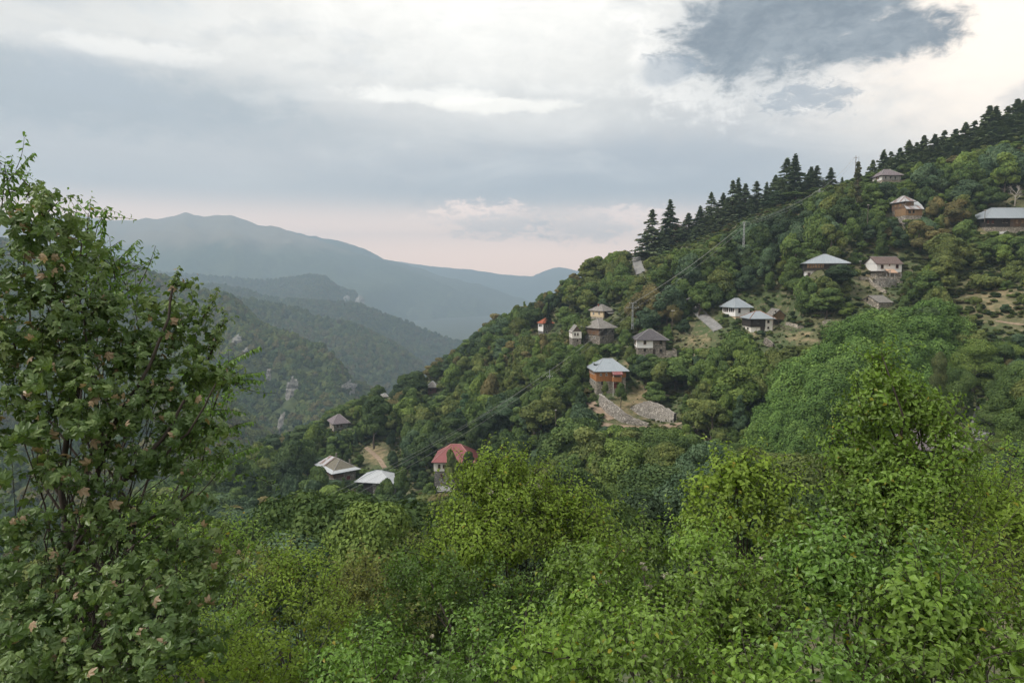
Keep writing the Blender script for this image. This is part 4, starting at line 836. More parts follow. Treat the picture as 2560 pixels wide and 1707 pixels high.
H.door('f', 2023, 682, 697, 5, 'door'); bar('post', [((H.hit('f', 2037.5, 690)[0], -.9, -1), (H.hit('f', 2037.5, 690)[0], -.9, zb))], .1, MT['wood'], H.root); boxes('terrace', [(-1, H.w * .5, -2.4, .3, -4, -.25)], MT['stonepale'], H.root)
bar('railing', [((x, -2.3, -.25), (x, -2.3, .7)) for x in np.linspace(-.8, H.w * .48, 12)] + [((-.8, -2.3, .7), (H.w * .48, -2.3, .7))], .035, MT['steel'], H.root)
H = House('house', 'white house with brown gable roof, stone porch and tan awning', None, 2192, 2254, 658, 678, 236, 2, d=8, clear=.0, down=6)
H.block('wall', 'white', -.3, H.h); H.block('basement', 'stone', -5, -.302, -.02); H.gable('browntile', 642, .45, 'x', 'white', 'greycap')
for q in ((2205.5, 666.5, 7, 9), (2224, 662.5, 3, 4), (2243, 666, 7, 9)): H.window('f', *q, 'reddoor')
zp = H.hit('f', 2190, 691)[1]; boxes('porch', [(-2.2, .8, -3.2, -2.8, zp, -.2), (-2.2, -1.8, -2.8, -.1, zp, -.2)], MT['stone'], H.root); boxes('porch_roof', [(-2.8, 2.2, -3.8, -.05, -.2, .05)], MT['soffit'], H.root)
boxes('terrace', [(-2.4, H.w, -4.2, -.05, zp - 5, zp)], MT['stonepale'], H.root); roof_mesh('awning', [((2.3, -3.2, -.55), (5.6, -3.2, -.55), (5.9, -.1, .75), (2.6, -.1, .75))], MT['shade'], H.root, .05)
bar('post', [((x, -4.0, zp), (x, -4.0, zp + (2.2 if i == 1 else .9))) for i, x in enumerate((1.2, 2.3, 4.0, 6.2))], .13, MT['concrete'], H.root); bar('railing', [((-.8, -4.0, zp + .8), (H.w - 1, -4.0, zp + .8)), ((-.8, -4.0, zp + .45), (H.w - 1, -4.0, zp + .45))], .04, MT['wood'], H.root)
H = House('shed', 'small pale stone shed with grey slab gable roof above the big poplars', 2148, 2197, 2230, 755, 774, 210, 42, cat='shed', dd=8, clear=.0)
H.block('wall', 'stonepale', -3, H.h); H.gable('lauze', 739, .35, 'x', 'stonepale', 'greycap'); H.window('l', 2168.5, 748.5, 5, 6, 'dframe', bars=False); H.window('l', 2176, 767, 7, 12, 'frame')
H = House('house', 'weathered house with rust streaked roofs, dark boards and a tall rubble base', 2228.5, 2262, 2281, 502.5, 556, 262, 40, dd=7.5, clear=.25)
zb = H.hit('l', 2260, 525)[1]; H.block('lower_wall', 'stone', -4, zb); H.block('upper_wall', 'brown', zb + .002, H.h, .1); H.hip('rustmetal', 490, .7, 1.2, 'y', 'greycap')
for q in ((2240, 514), (2252, 513)): H.window('l', *q, 5, 8, 'tan', proud=.1, pane='tan')
H.window('l', 2251, 530, 4.5, 6, 'dframe');
an = House('house', 'boarded side wing with half rusted sheet roof on a rubble wall', None, 2263, 2304, 521, 556, 260, 4, d=6.5, clear=.25)
zb = an.hit('f', 2280, 539)[1]; an.block('lower_wall', 'rubble', -4, zb); an.block('upper_wall', 'tan', zb + .002, an.h, .06); zz_ = an.zpx(503, 3, 6)
roof_mesh('roof', [((-.3, -.8, an.h - .25), (an.w + .3, -.8, an.h - .25), (an.w + 1.4, 2.2, (an.h + zz_) / 2 - .4), (.8, 2.2, (an.h + zz_) / 2 - .4))], MT['rustmetal'], an.root)
roof_mesh('upper_roof', [((.8, 2.1, (an.h + zz_) / 2 - .36), (an.w + 1.4, 2.1, (an.h + zz_) / 2 - .36), (an.w + 2.6, 6.6, zz_), (2.0, 6.6, zz_))], MT['whitemetal'], an.root)
an.window('f', 2274, 530, 6, 7, 'dframe', proud=.06, bars=False); an.window('f', 2284, 529, 5, 8, 'dframe', proud=.06, bars=False)
H = House('barn', 'long dark boarded barn with pale grey sheet roof on a stone base', None, 2465, 2560, 545, 577, 252, -2, d=11, w=22, cat='barn', clear=.0)
zb = H.hit('f', 2480, 568)[1]; H.block('lower_wall', 'stonepale', -4, zb, .3); H.block('upper_wall', 'black', zb + .002, H.h); H.hip('bluemetal', 520, 1.2, 12, 'x', 'cap')
am = H.hit('f', 2526, 555)[0]; H.patch('boarding', 'brown', 'f', am, H.w, zb + .1, H.h - .35, .06)
for x in (2470, 2482): H.window('f', x, 555, 6, 8, 'darkred', pane='darkred', bars=False)
for x in (2542, 2556): H.window('f', x, 554, 6, 8, 'tan', proud=.06, pane='tan')
for x in (2508, 2516): H.window('f', x, 553, 5, 8, 'dframe')
H = House('house', 'lone grey boarded house with mauve hip roof high on the hill', 2180, 2204, 2251, 438, 459, 298, 18, dd=8.5, clear=.15)
zb = H.hit('f', 2206, 450)[1]; H.block('lower_wall', 'stonepale', -4, zb); H.block('upper_wall', 'grey', zb + .002, H.h, .1); H.patch('plaster', 'white', 'l', -.12, H.d, zb, H.h - .3, .14); H.hip('mauvetile', 424, .9, 2.4, 'x', 'greycap')
for x in (2192.5, 2196.5): H.window('l', x, 445, 3, 7, 'wframe', proud=.14, bars=False)
for x in (2214, 2226, 2238): H.window('f', x, 444.5, 3.5, 6, 'dframe', proud=.1, bars=False)
H = House('house', 'tall white house with pinkish roof half hidden behind spruces', 1680, 1684, 1702, 574, 606, 330, 20, d=10, w=11, clear=.0)
H.block('lower_wall', 'cream', -3, H.h * .18); H.block('upper_wall', 'white', H.h * .18 + .002, H.h, .02); H.hip('browntile', 562, .8, 1.5)
H.window('l', 1681.5, 581, 2, 6, 'dframe', bars=False); H.window('f', 1691, 593, 3, 4, 'dframe', bars=False); H.window('f', 1697, 580, 3, 5, 'dframe', bars=False); H.door('f', 1686, 599, 606, 4, 'door', True)
H = House('shed', 'mauve roofed timber shed seen through the young tree beside the road', 2258, 2262, 2424, 1121, 1146, 120, -6, d=6.5, cat='shed', clear=.3)
H.block('wall', 'brown', -3, H.h); H.hip('mauvetile', 1074, .45, H.w - 3.2, 'x', 'greycap')
for x in (2290, 2340): H.window('f', x, 1130, 12, 9, 'dframe')

# ------------------------------------------------------------------ lanes, walls, poles and wires
def drape(name, pix, width, mat, lift=.12, label=None, kind='structure', pts=None, cross=3):
    p = np.array(pts if pts is not None else [ground_at(*q) for q in pix]); t = np.r_[0, np.cumsum(np.linalg.norm(np.diff(p[:, :2], axis=0), axis=1))]
    n = max(8, int(t[-1] / 1.5)); tt = np.linspace(0, t[-1], n); q = np.stack([np.interp(tt, t, p[:, k]) for k in range(2)], -1)
    for _ in range(6): q[1:-1] = (q[:-2] + 2 * q[1:-1] + q[2:]) / 4
    tg = np.gradient(q, axis=0); tg /= np.linalg.norm(tg, axis=1)[:, None]; nn = np.stack([-tg[:, 1], tg[:, 0]], -1)
    zc = hz(q[:, 0], q[:, 1]); rows = []
    for k in np.linspace(-.5, .5, cross * 2 + 1):
        w = width * (k + .05 * (vnoise(tt / 3, tt * 0 + k, 3) - .5)); xy = q + nn * w[:, None]; z = hz(xy[:, 0], xy[:, 1]) * .5 + zc * .5
        rows.append(np.c_[xy, np.maximum(z, hz(xy[:, 0], xy[:, 1])) + lift])
    V = np.array(rows).transpose(1, 0, 2); L = V.copy(); L[..., 2] -= .5; nr, nc = V.shape[:2]
    f = grid_faces(nr, nc); e = []
    for c in (0, nc - 1):
        for r in range(nr - 1): e.append((r * nc + c, (r + 1) * nc + c, nr * nc + (r + 1) * nc + c, nr * nc + r * nc + c))
    return link(name, mesh_np(name, np.concatenate([V.reshape(-1, 3), L.reshape(-1, 3)]), np.concatenate([f, np.array(e)]), smooth=True), mat, kind=kind, label=label)
def mat_ground2(name, a, b_, sc=.8):
    m, nt, b, o = newmat(name); g = S(nt, nt.nodes.new('ShaderNodeNewGeometry').outputs['Position']); n = noise(nt, g, sc, 6, .65); c = mixc(nt, n.step(.35, .65), a, b_)
    nt.links.new(c.k, b.inputs['Base Color']); b.inputs['Roughness'].default_value = .95; bump(nt, b, noise(nt, g, 6, 4, .6), .5, .05); return m
M_ROAD = mat_ground2('worn_asphalt', (.19, .19, .19), (.27, .265, .255)); M_DIRT = mat_ground2('trodden_earth', (.23, .165, .115), (.33, .25, .18)); M_GRASS = mat_ground2('dry_grass', (.10, .12, .04), (.24, .20, .10), .5)
drape('road', [(1724,742), (1730,758), (1740,775), (1756,790), (1772,804), (1786,812), (1796,826)], 3.2, M_ROAD)
drape('road', [(1586,640), (1592,656), (1597,672), (1602,684)], 4.0, M_ROAD)
drape('road', [(2470,1010), (2455,1050), (2462,1085), (2500,1130), (2545,1180), (2600,1230)], 4.0, M_ROAD)
drape('path', [(915,1118), (935,1135), (950,1150), (962,1170)], 1.6, M_DIRT); drape('path', [(1420,1058), (1520,1068), (1620,1066), (1700,1062)], 2.2, M_DIRT); drape('path', [(1470,1000), (1490,1025), (1530,1050)], 2.6, M_DIRT)
drape('path', [(2490,803), (2530,809), (2580,815)], .5, M_DIRT)
def ragged_wall(label, pix, top_px, thick=.7, mat='rubble', foot=None):
    """a dry stone wall: foot and top rows given in pixels at the foot's distance"""
    n = 40; p = np.array([ground_at(*q) if len(q) == 2 else P(*q) for q in pix]); s = np.linspace(0, 1, len(p)); t = np.linspace(0, 1, n)
    base = np.stack([np.interp(t, s, p[:, k]) for k in range(3)], -1); hpx = np.interp(t, np.linspace(0, 1, len(top_px)), top_px); H_ = hpx / F * base[:, 1]
    H_ = H_ * (1 + (vnoise(t * 24, t * 0, 7) - .5) * .12); tg = np.gradient(base[:, :2], axis=0); tg /= np.linalg.norm(tg, axis=1)[:, None]; nn = np.stack([tg[:, 1], -tg[:, 0]], -1)
    rows = []; m = 7
    for j in range(m):
        r = j / (m - 1); w = (vnoise(t * 30, t * 0 + j * 3.3, 5) - .5) * .28; q = base.copy(); q[:, 2] += -1.0 + (H_ + 1.0) * r; q[:, :2] += nn * (thick * .5 + .25 * (1 - r) + w)[:, None]; rows.append(q)
    for j in range(2):
        q = base.copy(); q[:, 2] += H_ if j == 0 else -1.; q[:, :2] -= nn * thick * .5; rows.append(q)
    V = np.array(rows); o = link('stone_wall', mesh_np('stone_wall', V.reshape(-1, 3), grid_faces(len(rows), n)), MT[mat], label=label, cat='wall'); return o
ragged_wall('tall curving stone wall below the orange boarded house', [(1500, 1013), (1518, 1032), (1534, 1042), (1560, 1056), (1590, 1062), (1625, 1063)], [30, 32, 34, 30, 22, 14, 4], mat='rubble')
ragged_wall('broad pale retaining wall of the upper terrace', [(1578, 1021), (1600, 1037), (1630, 1046), (1660, 1052), (1688, 1054)], [4, 24, 41, 40, 34, 22], mat='rubble')
ragged_wall('low stone wall along the yard beside the weathered barn', [(1966, 810), (1985, 816), (2002, 821)], [5, 7, 6], .5, 'stonepale')
ragged_wall('short stone garden wall at the end of the barn yard', [(1996, 822), (2010, 818)], [7, 9], .5, 'stonepale')
ragged_wall('pale stone wall beside the steps under the white house', [(2172, 700), (2182, 714), (2200, 727), (2216, 734)], [6, 8, 8, 7], .5, 'stonepale')
ragged_wall('low stone wall beside the porch with awning', [(2148, 699), (2160, 700), (2172, 701)], [7, 8, 7], .5, 'stonepale')
ragged_wall('stepped terrace wall under the white house with awning', [(2184, 716), (2210, 718), (2238, 716)], [18, 22, 20], .8, 'rubble')
ragged_wall('small stone terrace wall above the big poplars', [(2056, 812), (2068, 812), (2076, 809)], [10, 12, 10], .5, 'stonepale')
ragged_wall('white painted low wall in front of the long barn', [(2484, 585), (2500, 585), (2520, 583)], [5, 5, 5], .3, 'white')
ragged_wall('stepped stone bank below the black boarded house', [(1912, 858), (1922, 866), (1934, 872)], [14, 16, 12], .5, 'stone')

def pole(label, px, foot, top, Y, mat='concrete', arms=((.85, 1.6), ), r=.16, lattice=False, lamp=False, name='utility_pole'):
    b = P(px, foot, Y); t = P(px, top, Y); h = t[2] - b[2]; e = empty(name, b, label, 'pole')
    if lattice:
        w0, w1 = .55, .28; legs = []; br = []
        for sx in (-1, 1):
            for sy in (-1, 1): legs.append(((sx * w0 / 2, sy * w0 / 2, -1), (sx * w1 / 2, sy * w1 / 2, h)))
        k = int(h / .8)
        for i in range(k):
            z0, z1 = h * i / k, h * (i + 1) / k; a = w0 + (w1 - w0) * i / k; a2 = w0 + (w1 - w0) * (i + 1) / k; s = 1 if i % 2 else -1
            br += [((s * a / 2, -a / 2, z0), (-s * a2 / 2, -a2 / 2, z1)), ((s * a / 2, a / 2, z0), (-s * a2 / 2, a2 / 2, z1)), ((-a / 2, s * a / 2, z0), (-a2 / 2, -s * a2 / 2, z1)), ((a / 2, s * a / 2, z0), (a2 / 2, -s * a2 / 2, z1))]
        bar('mast', legs, .05, MT[mat], e, 4); bar('bracing', br, .03, MT[mat], e, 4)
    else:
        A = Acc(); A.add(*tube_arrays([(0, 0, -1), (0, 0, h * .5), (0, 0, h)], [r, r * .85, r * .65], 8)); link('mast', A.mesh('mast', True), MT[mat], e)
    for zf, L in arms:
        a = bar('crossarm', [((-L, 0, h * zf), (L, 0, h * zf))], .06, MT[mat], e, 4)
        bar('insulator', [((x, 0, h * zf), (x, 0, h * zf + .35)) for x in (-L * .92, -L * .3, L * .3, L * .92)], .05, MT['frame'], a, 6)
    if lamp: boxes('lamp_head', [(-.1, .9, -.15, .15, h - .15, h)], MT['frame'], e)
    return b + np.array([0, 0, h])
def wire(label, a, b, sag, r=.028):
    t = np.linspace(0, 1, 24)[:, None]; p = np.asarray(a) * (1 - t) + np.asarray(b) * t; p[:, 2] -= 4 * sag * (t * (1 - t))[:, 0]
    A = Acc(); A.add(*tube_arrays(p, [r] * 24, 4)); link('power_line', A.mesh('power_line'), MT['concrete'], label=label, cat='power line', group='power lines over the village')
T0 = pole('lattice power pylon rising among the trees above the slab roofed houses', 1581, 816, 756, 240, 'steel', ((.97, 1.3), (.78, 2.2)), lattice=True, name='power_pylon')
T1 = pole('tall lattice pylon standing in the middle of the upper wood', 1859, 612, 555, 255, 'steel', ((.97, .6), ), lattice=True, name='power_pylon')
T2 = pole('pylon top showing over the wood below the tall bare poplar', 2048, 500, 472, 285, 'steel', ((.75, 1.6), ), lattice=True, name='power_pylon')
T3 = pole('wooden pole with crossarm on the skyline beside a thin poplar', 2138, 440, 390, 300, 'wood', ((.9, .9), ))
T4 = pole('grey steel pole with crossarm halfway down the slope beside the orange boarded house', 1374, 955, 924, 215, 'steel', ((.45, 1.0), ))
pole('slim wooden lamp pole beside the lane above the slate roofed house', 1680, 822, 776, 235, 'wood', ((.95, .3), ), .1, lamp=True); pole('wooden pole standing by the black boarded house', 1931, 850, 782, 222, 'wood', ((.97, .4), ), .13)
pole('dark pole between the blue roofed house and the white porch', 2149, 696, 652, 238, 'wood', ((.95, .4), ), .12); pole('short grey pole with lamp standing in the dark trees beside the big poplars', 1853, 1030, 998, 175, 'wood', ((.95, .2), ), .1, lamp=True)
pole('thin pole by the weathered rusty roofed house', 2169, 552, 512, 250, 'wood', ((.96, .3), ), .1); pole('bent grey pole in the thicket below the lattice pylon', 1389, 1055, 1025, 195, 'wood', ((.96, .2), ), .09)
pole('pole in front of the long barn', 2462, 548, 526, 236, 'wood', ((.95, .4), ), .1)
LOWEND = P(560, 1350, 140)
for k, d in enumerate((-1.9, 0, 1.9)):
    o = np.array([d, 0, -2.2 if k != 1 else -.5])
    wire('thin power line sweeping down to the valley from the steel pole', T4 + o * .5, LOWEND + np.array([d * 1.2, d, -1.2 * k]), 3.5)
    wire('thin power line between the steel pole and the lattice pylon', T4 + o * .5, T0 + o * [1, 1, .6], 1.0); wire('thin power line climbing from the lattice pylon through the wood', T0 + o * [1, 1, .6], T1 + o * [.5, 1, .5], 1.5)
    wire('thin power line between the two upper pylons', T1 + o * [.5, 1, .5], T2 + o * [.6, 1, .5], 1.5); wire('thin power line reaching the pole on the skyline', T2 + o * [.6, 1, .5], T3 + o * [.4, 1, .3], 1.2)
# a walker in blue by the yard of the long barn, and the white table there
def person(px, foot, Y, label):
    b = P(px, foot, Y); e = empty('person', b, label, 'person')
    me = bpy.data.meshes.new('body'); v = [(0, 0, .95), (0, 0, 1.2), (0, 0, 1.42), (0, 0, 1.5), (0, 0, 1.66), (-.19, 0, 1.4), (-.26, .02, 1.12), (-.22, -.12, .9), (.19, 0, 1.4), (.26, .02, 1.12), (.22, -.12, .9), (-.1, 0, .9), (-.11, -.04, .48), (-.11, .04, .06), (-.11, -.1, .03), (.1, 0, .9), (.12, .1, .48), (.12, .2, .06), (.12, .06, .03)]
    ed = [(0, 1), (1, 2), (2, 3), (3, 4), (2, 5), (5, 6), (6, 7), (2, 8), (8, 9), (9, 10), (0, 11), (11, 12), (12, 13), (13, 14), (0, 15), (15, 16), (16, 17), (17, 18)]
    me.from_pydata(v, ed, []); o = link('body', me, MT['skin'], e); o.modifiers.new('s', 'SKIN'); rad = [.15, .14, .16, .06, .11, .07, .05, .04, .07, .05, .04, .09, .065, .045, .04, .09, .065, .045, .04]
    for sv, r in zip(me.skin_vertices[0].data, rad): sv.radius = (r, r)
    me.skin_vertices[0].data[0].use_root = True; o.modifiers.new('u', 'SUBSURF').levels = 1
    A = Acc(); A.add(*tube_arrays([(0, 0, .88), (0, 0, 1.15), (0, 0, 1.4), (0, 0, 1.5)], [.2, .2, .22, .09], 10)); A.add(*tube_arrays([(-.16, 0, 1.43), (-.27, .02, 1.12), (-.24, -.1, .95)], [.1, .08, .065], 7)); A.add(*tube_arrays([(.16, 0, 1.43), (.27, .02, 1.12), (.24, -.1, .95)], [.1, .08, .065], 7)); link('jacket', A.mesh('jacket', True), MT['blue'], e)
    A = Acc(); A.add(*tube_arrays([(-.1, 0, .95), (-.11, -.04, .5), (-.11, .04, .08)], [.12, .09, .075], 8)); A.add(*tube_arrays([(.1, 0, .95), (.12, .1, .5), (.12, .2, .08)], [.12, .09, .075], 8)); link('trousers', A.mesh('trousers', True), MT['soffit'], e)
    A = Acc(); A.add(*tube_arrays([(0, .02, 1.62), (0, .02, 1.72), (0, .02, 1.80)], [.12, .125, .05], 9)); link('hair', A.mesh('hair', True), MT['door'], e)
MT['skin'] = mat_flat('skin', (.45, .26, .18)); MT['blue'] = mat_flat('blue_jacket', (.03, .14, .45))
person(2387, 582, float(ground_at(2387, 582)[1]), 'person in a bright blue jacket standing on the path below the long barn')
tb = ground_at(2417, 581); e = empty('picnic_table', tb, 'white topped picnic table beside the path near the long barn', 'table'); boxes('tabletop', [(-2.3, 2.3, -.6, .6, .95, 1.25)], MT['white'], e)
for x in (-1.8, 1.8):
    for y in (-.4, .4): boxes('leg', [(x - .06, x + .06, y - .06, y + .06, -1, .948)], MT['wood'], e)

def fence(label, pix, h=1.1, mat='wood', step=1.8, rails=(.45, .9)):
    p = np.array([ground_at(*q) for q in pix]); t = np.r_[0, np.cumsum(np.linalg.norm(np.diff(p, axis=0), axis=1))]; n = max(3, int(t[-1] / step) + 1); q = np.stack([np.interp(np.linspace(0, t[-1], n), t, p[:, k]) for k in range(3)], -1); q[:, 2] = hz(q[:, 0], q[:, 1]); e = empty('fence', q[0], label, 'fence')
    for w in q - q[0]: bar('post', [(w - [0, 0, .3], w + [0, 0, h])], .06, MT[mat], e)
    for z in rails:
        A = Acc(); A.add(*tube_arrays(q - q[0] + [0, 0, h * z], [.045] * n, 4)); link('rail', A.mesh('rail'), MT[mat], e)
fence('grey wooden rail fence along the barn yard', [(1938, 822), (1960, 826), (1985, 830), (2000, 832)]); fence('white rail fence in front of the long barn', [(2488, 588), (2505, 588), (2520, 587)], 1.0, 'white', 1.2); fence('rough wooden fence by the path near the person in blue', [(2382, 586), (2400, 586), (2430, 585)], 1.1)
fence('wooden rail fence on the terrace beside the blue roofed house', [(1995, 706), (2015, 708), (2040, 708)], 1.0, 'wood', 1.5); fence('wooden fence beside the lane above the slate roofed house', [(1700, 835), (1725, 842), (1745, 846)], 1.0)

# ------------------------------------------------------------------ trees that stand out on the hill
random.seed(3)
FINE = [crown_broad('fine_crown', 400 + i, h, w, nl, 26000, .13, tp, .2) for i, (h, w, nl, tp) in enumerate([(6.5, 5.4, 40, .25), (8., 5., 40, .4), (5.6, 5.8, 44, .2), (9., 5.4, 50, .5)])]
def stand(px, top, Y, crowns, trunk, h0, w0, col, name, label, group=None, wpx=None, hmin=3., hmax=24., seed=0, cat='tree', foot=None, sink=False):
    """a tree whose tip is at a pixel and whose foot is on the hill at Y metres ahead; returns its root"""
    t = P(px, top, Y); g = float(hz(t[0], t[1])) if foot is None else P(px, foot, Y)[2]; h = min(max(t[2] - g, hmin), hmax)
    sz = h / h0; s = (wpx / F * Y) / w0 if wpx else sz
    return plant(name, crowns[seed % len(crowns)] if isinstance(crowns, list) else crowns, trunk, (t[0], t[1], g if t[2] - g < hmax and not sink else t[2] - h), s, sz / s, (seed * 1.7) % 6.28, col, label, group, cat)
SPL = [(1631,527,62),(1676,509,58),(1722,525,50),(1779,483,46),(1751,521,48),(1809,473,42),(1833,454,46),(1846,454,44),(1865,449,46),(1892,455,50),(1917,462,36),(1940,428,48),(1968,398,60),(1989,395,58),(2029,409,48),(2043,416,44),(2078,426,46),(2106,436,24),(2019,438,40),(1656,575,38),(1704,560,36),(1795,520,44),(1820,500,44),(1875,490,44),(1905,500,44),(1850,500,48),(1738,560,40),(1765,540,42),(1880,520,40),(1835,530,42),(1955,450,44)]
SPRUCE_ROOTS = []
for i, (x, t, w) in enumerate(SPL):
    SPRUCE_ROOTS.append(stand(x, t, 326 + (i * 7) % 13 - (8 if i > 18 else 0), SPRUCE, STRUNK, 15, 5.8, (.120, .172, .098) if i % 3 else (.150, .200, .110), 'spruce_tree', 'dark green spruce in the group along the ridge crest', 'spruces along the ridge crest', wpx=w * 1.6, seed=i, hmax=22, hmin=13, sink=True))
PN = [(2183,402,26),(2210,381,30),(2228,375,32),(2251,372,30),(2273,357,34),(2293,352,34),(2311,341,32),(2338,341,34),(2363,321,36),(2390,325,36),(2415,312,36),(2439,297,38),(2475,267,40),(2491,272,38),(2521,261,40),(2545,250,42),(2562,256,42)]
PN += [(x + 10, t + 26 + (x * 7) % 14, w + 6) for x, t, w in PN] + [(x + 30, t + 44 + (x * 5) % 16, w + 8) for x, t, w in PN[5:17]]
for i, (x, t, w) in enumerate(PN):
    stand(x, t, 322 - (6 if i > 16 else 0) - (6 if i > 33 else 0) + i % 4, PINE, PTRUNK, 11.5, 4.6, (.125, .176, .095) if i % 2 else (.155, .205, .105), 'pine_tree', 'dark pine in the belt along the top of the hill', 'pines along the hilltop', wpx=w * 1.95, seed=i, hmax=19, hmin=13, sink=True)
DM = [(1912,1050,146,90),(1950,1010,144,100),(2070,930,150,120),(2160,850,158,130),(2230,800,172,130),(2310,790,172,120),(2000,900,160,120),(2055,842,165,120),(2120,803,170,120),(2190,778,176,125),(2268,757,182,125),(2335,752,184,115),(2385,792,184,100),(1958,968,155,110),(1922,1020,150,100),(2100,905,155,115),(2180,880,160,120),(2262,850,166,125),(2345,850,168,110),(1897,1075,145,80),(2035,985,148,110),(2125,985,150,110),(2215,960,152,110),(2300,930,158,110),(1990,1060,140,90)]
for i, (x, t, Y, w) in enumerate(DM):
    stand(x, t, Y, DOME, DTRUNK, 24, 12., (.122, .215, .056) if i % 3 else (.140, .235, .062), 'poplar_tree', 'big dense green poplar in the tall clump above the ravine', 'clump of big poplars', wpx=w * 1.15, seed=i, hmax=26, hmin=17, sink=True)
for i, (x, t, Y, w) in enumerate([(1195,924,258,62),(1165,968,252,56),(1226,958,255,56),(1143,1010,248,44),(1180,1020,245,60),(1212,1010,246,56),(1245,1012,250,44)]):
    CONE_ROOT = stand(x, t, Y, [CONE[0]], BTRUNK[i % 3], 14.5, 5.6, (.070, .130, .062), 'conical_tree', 'dark blue green cone shaped tree in the clump beside the power line', 'cone shaped trees on the slope', wpx=w * 1.2, seed=i, hmax=17)
for i, (x, t, Y, w) in enumerate([(1085,1270,118,70),(1140,1235,122,80),(1110,1320,112,70),(1180,1260,118,70),(1060,1330,110,60),(1210,1215,125,70)]):
    stand(x, t, Y, CONE, BTRUNK[i % 3], 14.5, 5.6, (.120, .210, .090), 'young_poplar', 'pale blue green young poplar in the stand below the red roofed house', 'young poplars in the ravine', wpx=w * 1.2, seed=i, hmax=14)
ONE = [(932,990,268,82,FINE,8.,5.,'dark','tall dark conical tree standing above the mossy roofed house',18), (1035,928,328,74,FINE,6.5,5.4,'dark','big dark tree standing beside the dark red hut',18), (1005,955,326,56,FINE,6.5,5.4,'deep','dark round tree touching the big dark tree near the dark red hut',16),
 (1426,690,330,66,FINE,6.5,5.4,'dark','tall dark tree against the sky on the ridge above the orange tile roof',18), (1400,722,332,44,BROAD,6.5,5.6,'deep','dark tree at the foot of the tall skyline tree',12), (1330,768,338,60,BROAD,6.5,5.6,'dark','broad dark tree on the skyline beside the small spruce',9),
 (2100,662,222,92,FINE,6.5,5.4,'deep','very dark dense tree hiding the right half of the blue roofed house',9), (1615,902,214,62,FINE,6.5,5.4,'dark','dark tree in front of the slate roofed house',8), (1652,905,208,66,FINE,6.5,5.4,'olive','pale olive willow like tree below the arched door',9), (1640,950,204,60,FINE,6.5,5.4,'mid','leafy tree beside the terrace of the orange boarded house',9),
 (1850,842,214,76,FINE,6.5,5.4,'olive','rounded pale green willow below the black boarded house',9), (1706,1112,160,82,FINE,6.5,5.4,'silver','silvery grey green willow alone among the darker trees',9), (1553,958,203,34,FINE,8.,5.,'mid','slender yard tree in front of the balcony',7), (1513,952,208,18,FINE,8.,5.,'olive','thin young tree against the orange boards',6),
 (1131,1128,199,44,FINE,8.,5.,'olive','small olive tree in front of the red roofed house',11), (1166,1122,198,40,FINE,8.,5.,'dark','dark tree hiding the right end of the red roofed house',11), (1485,880,240,70,FINE,6.5,5.4,'dark','dark broad tree between the orange boarded house and the large stone house',8), (1575,868,226,30,BROAD,6.5,5.6,'olive','ivy clad tree beside the slate roofed house',8),
 (790,1166,205,70,FINE,6.5,5.4,'mid','large round tree in front of the rusty sheets of the old house',13), (1003,1166,196,44,FINE,8.,5.,'mid','tall leafy tree between the white sheet roof and the red roofed house',12), (960,1200,196,52,FINE,6.5,5.4,'mid','airy tree in front of the white sheet roof',8), (905,1205,200,30,FINE,8.,5.,'dark','small dark tree at the corner of the white roofed house',6),
 (1725,632,300,60,FINE,8.,5.,'mid','tall bright green tree beside the bare pale trees',14), (1945,475,318,60,CONE,14.5,5.6,'blue','blue green conical lime tree in front of the spruces',14), (1990,480,312,66,FINE,6.5,5.4,'mid','round green tree beside the conical lime tree',12), (2040,470,312,44,FINE,6.5,5.4,'mid','green tree under the skyline spruces',10),
 (2520,845,165,120,FINE,6.5,5.4,'fresh','bright green tree at the foot of the bare slope',13), (2440,880,160,110,FINE,6.5,5.4,'fresh','light green tree beside the big poplar clump',13), (2545,920,140,110,FINE,8.,5.,'mid','tall tree above the road bend',15), (2480,1000,132,70,FINE,8.,5.,'mid','tree overhanging the shaded road',9), (2400,900,150,80,FINE,6.5,5.4,'mid','leafy tree at the foot of the poplar clump by the road',12)]
PAL['silver'] = (.22, .27, .19)
for i, (x, t, Y, w, cr, h0, w0, c, lab, hm) in enumerate(ONE):
    if Y > 165 and cr is FINE: cr, h0, w0 = [BROAD[i % 6]], *[(6.5, 5.6), (7.5, 5.2), (5.8, 6.2), (8.5, 5.), (6.2, 5.), (7., 6.4)][i % 6]
    stand(x, t, Y, cr, BTRUNK[i % 3], h0, w0, PAL[c], 'broadleaf_tree', lab, None, wpx=w * 1.1, seed=i, hmax=hm, hmin=2.5)
BIRCH = straight_trunk('birch_trunk', 8.8, .13); BIRCH.materials.append(M_BARKPALE)
# thin poplars, bare trees, a birch
COLUMN = crown_broad('column_crown', 380, 16, 2.4, 60, 5200, .30, .5, .10); COLTRUNK = straight_trunk('column_trunk', 16, .2)
stand(2148, 386, 268, COLUMN, COLTRUNK, 16, 2.4, (.075, .082, .045), 'thin_poplar', 'tall thin pale poplar rising above the skyline', None, wpx=24, hmax=24); stand(2160, 520, 262, COLUMN, COLTRUNK, 16, 2.4, (.06, .07, .04), 'thin_poplar', 'short thin poplar below the tall one', None, wpx=16, hmax=9)
stand(2351, 870, 140, FINE[3], BIRCH, 9., 5.4, (.12, .15, .06), 'birch_tree', 'thin birch with white stem by the poplar clump', None, wpx=50, hmax=13)
stand(1372, 752, 322, SPRUCE, STRUNK, 15, 5.8, (.02, .035, .022), 'spruce_tree', 'small dark spruce beside the orange tile roofed tower house', None, wpx=20, seed=1, hmax=11); stand(1588, 622, 346, SPRUCE, STRUNK, 15, 5.8, (.022, .035, .022), 'spruce_tree', 'tiny spruce beside the ridge road', None, wpx=12, seed=2, hmax=6)
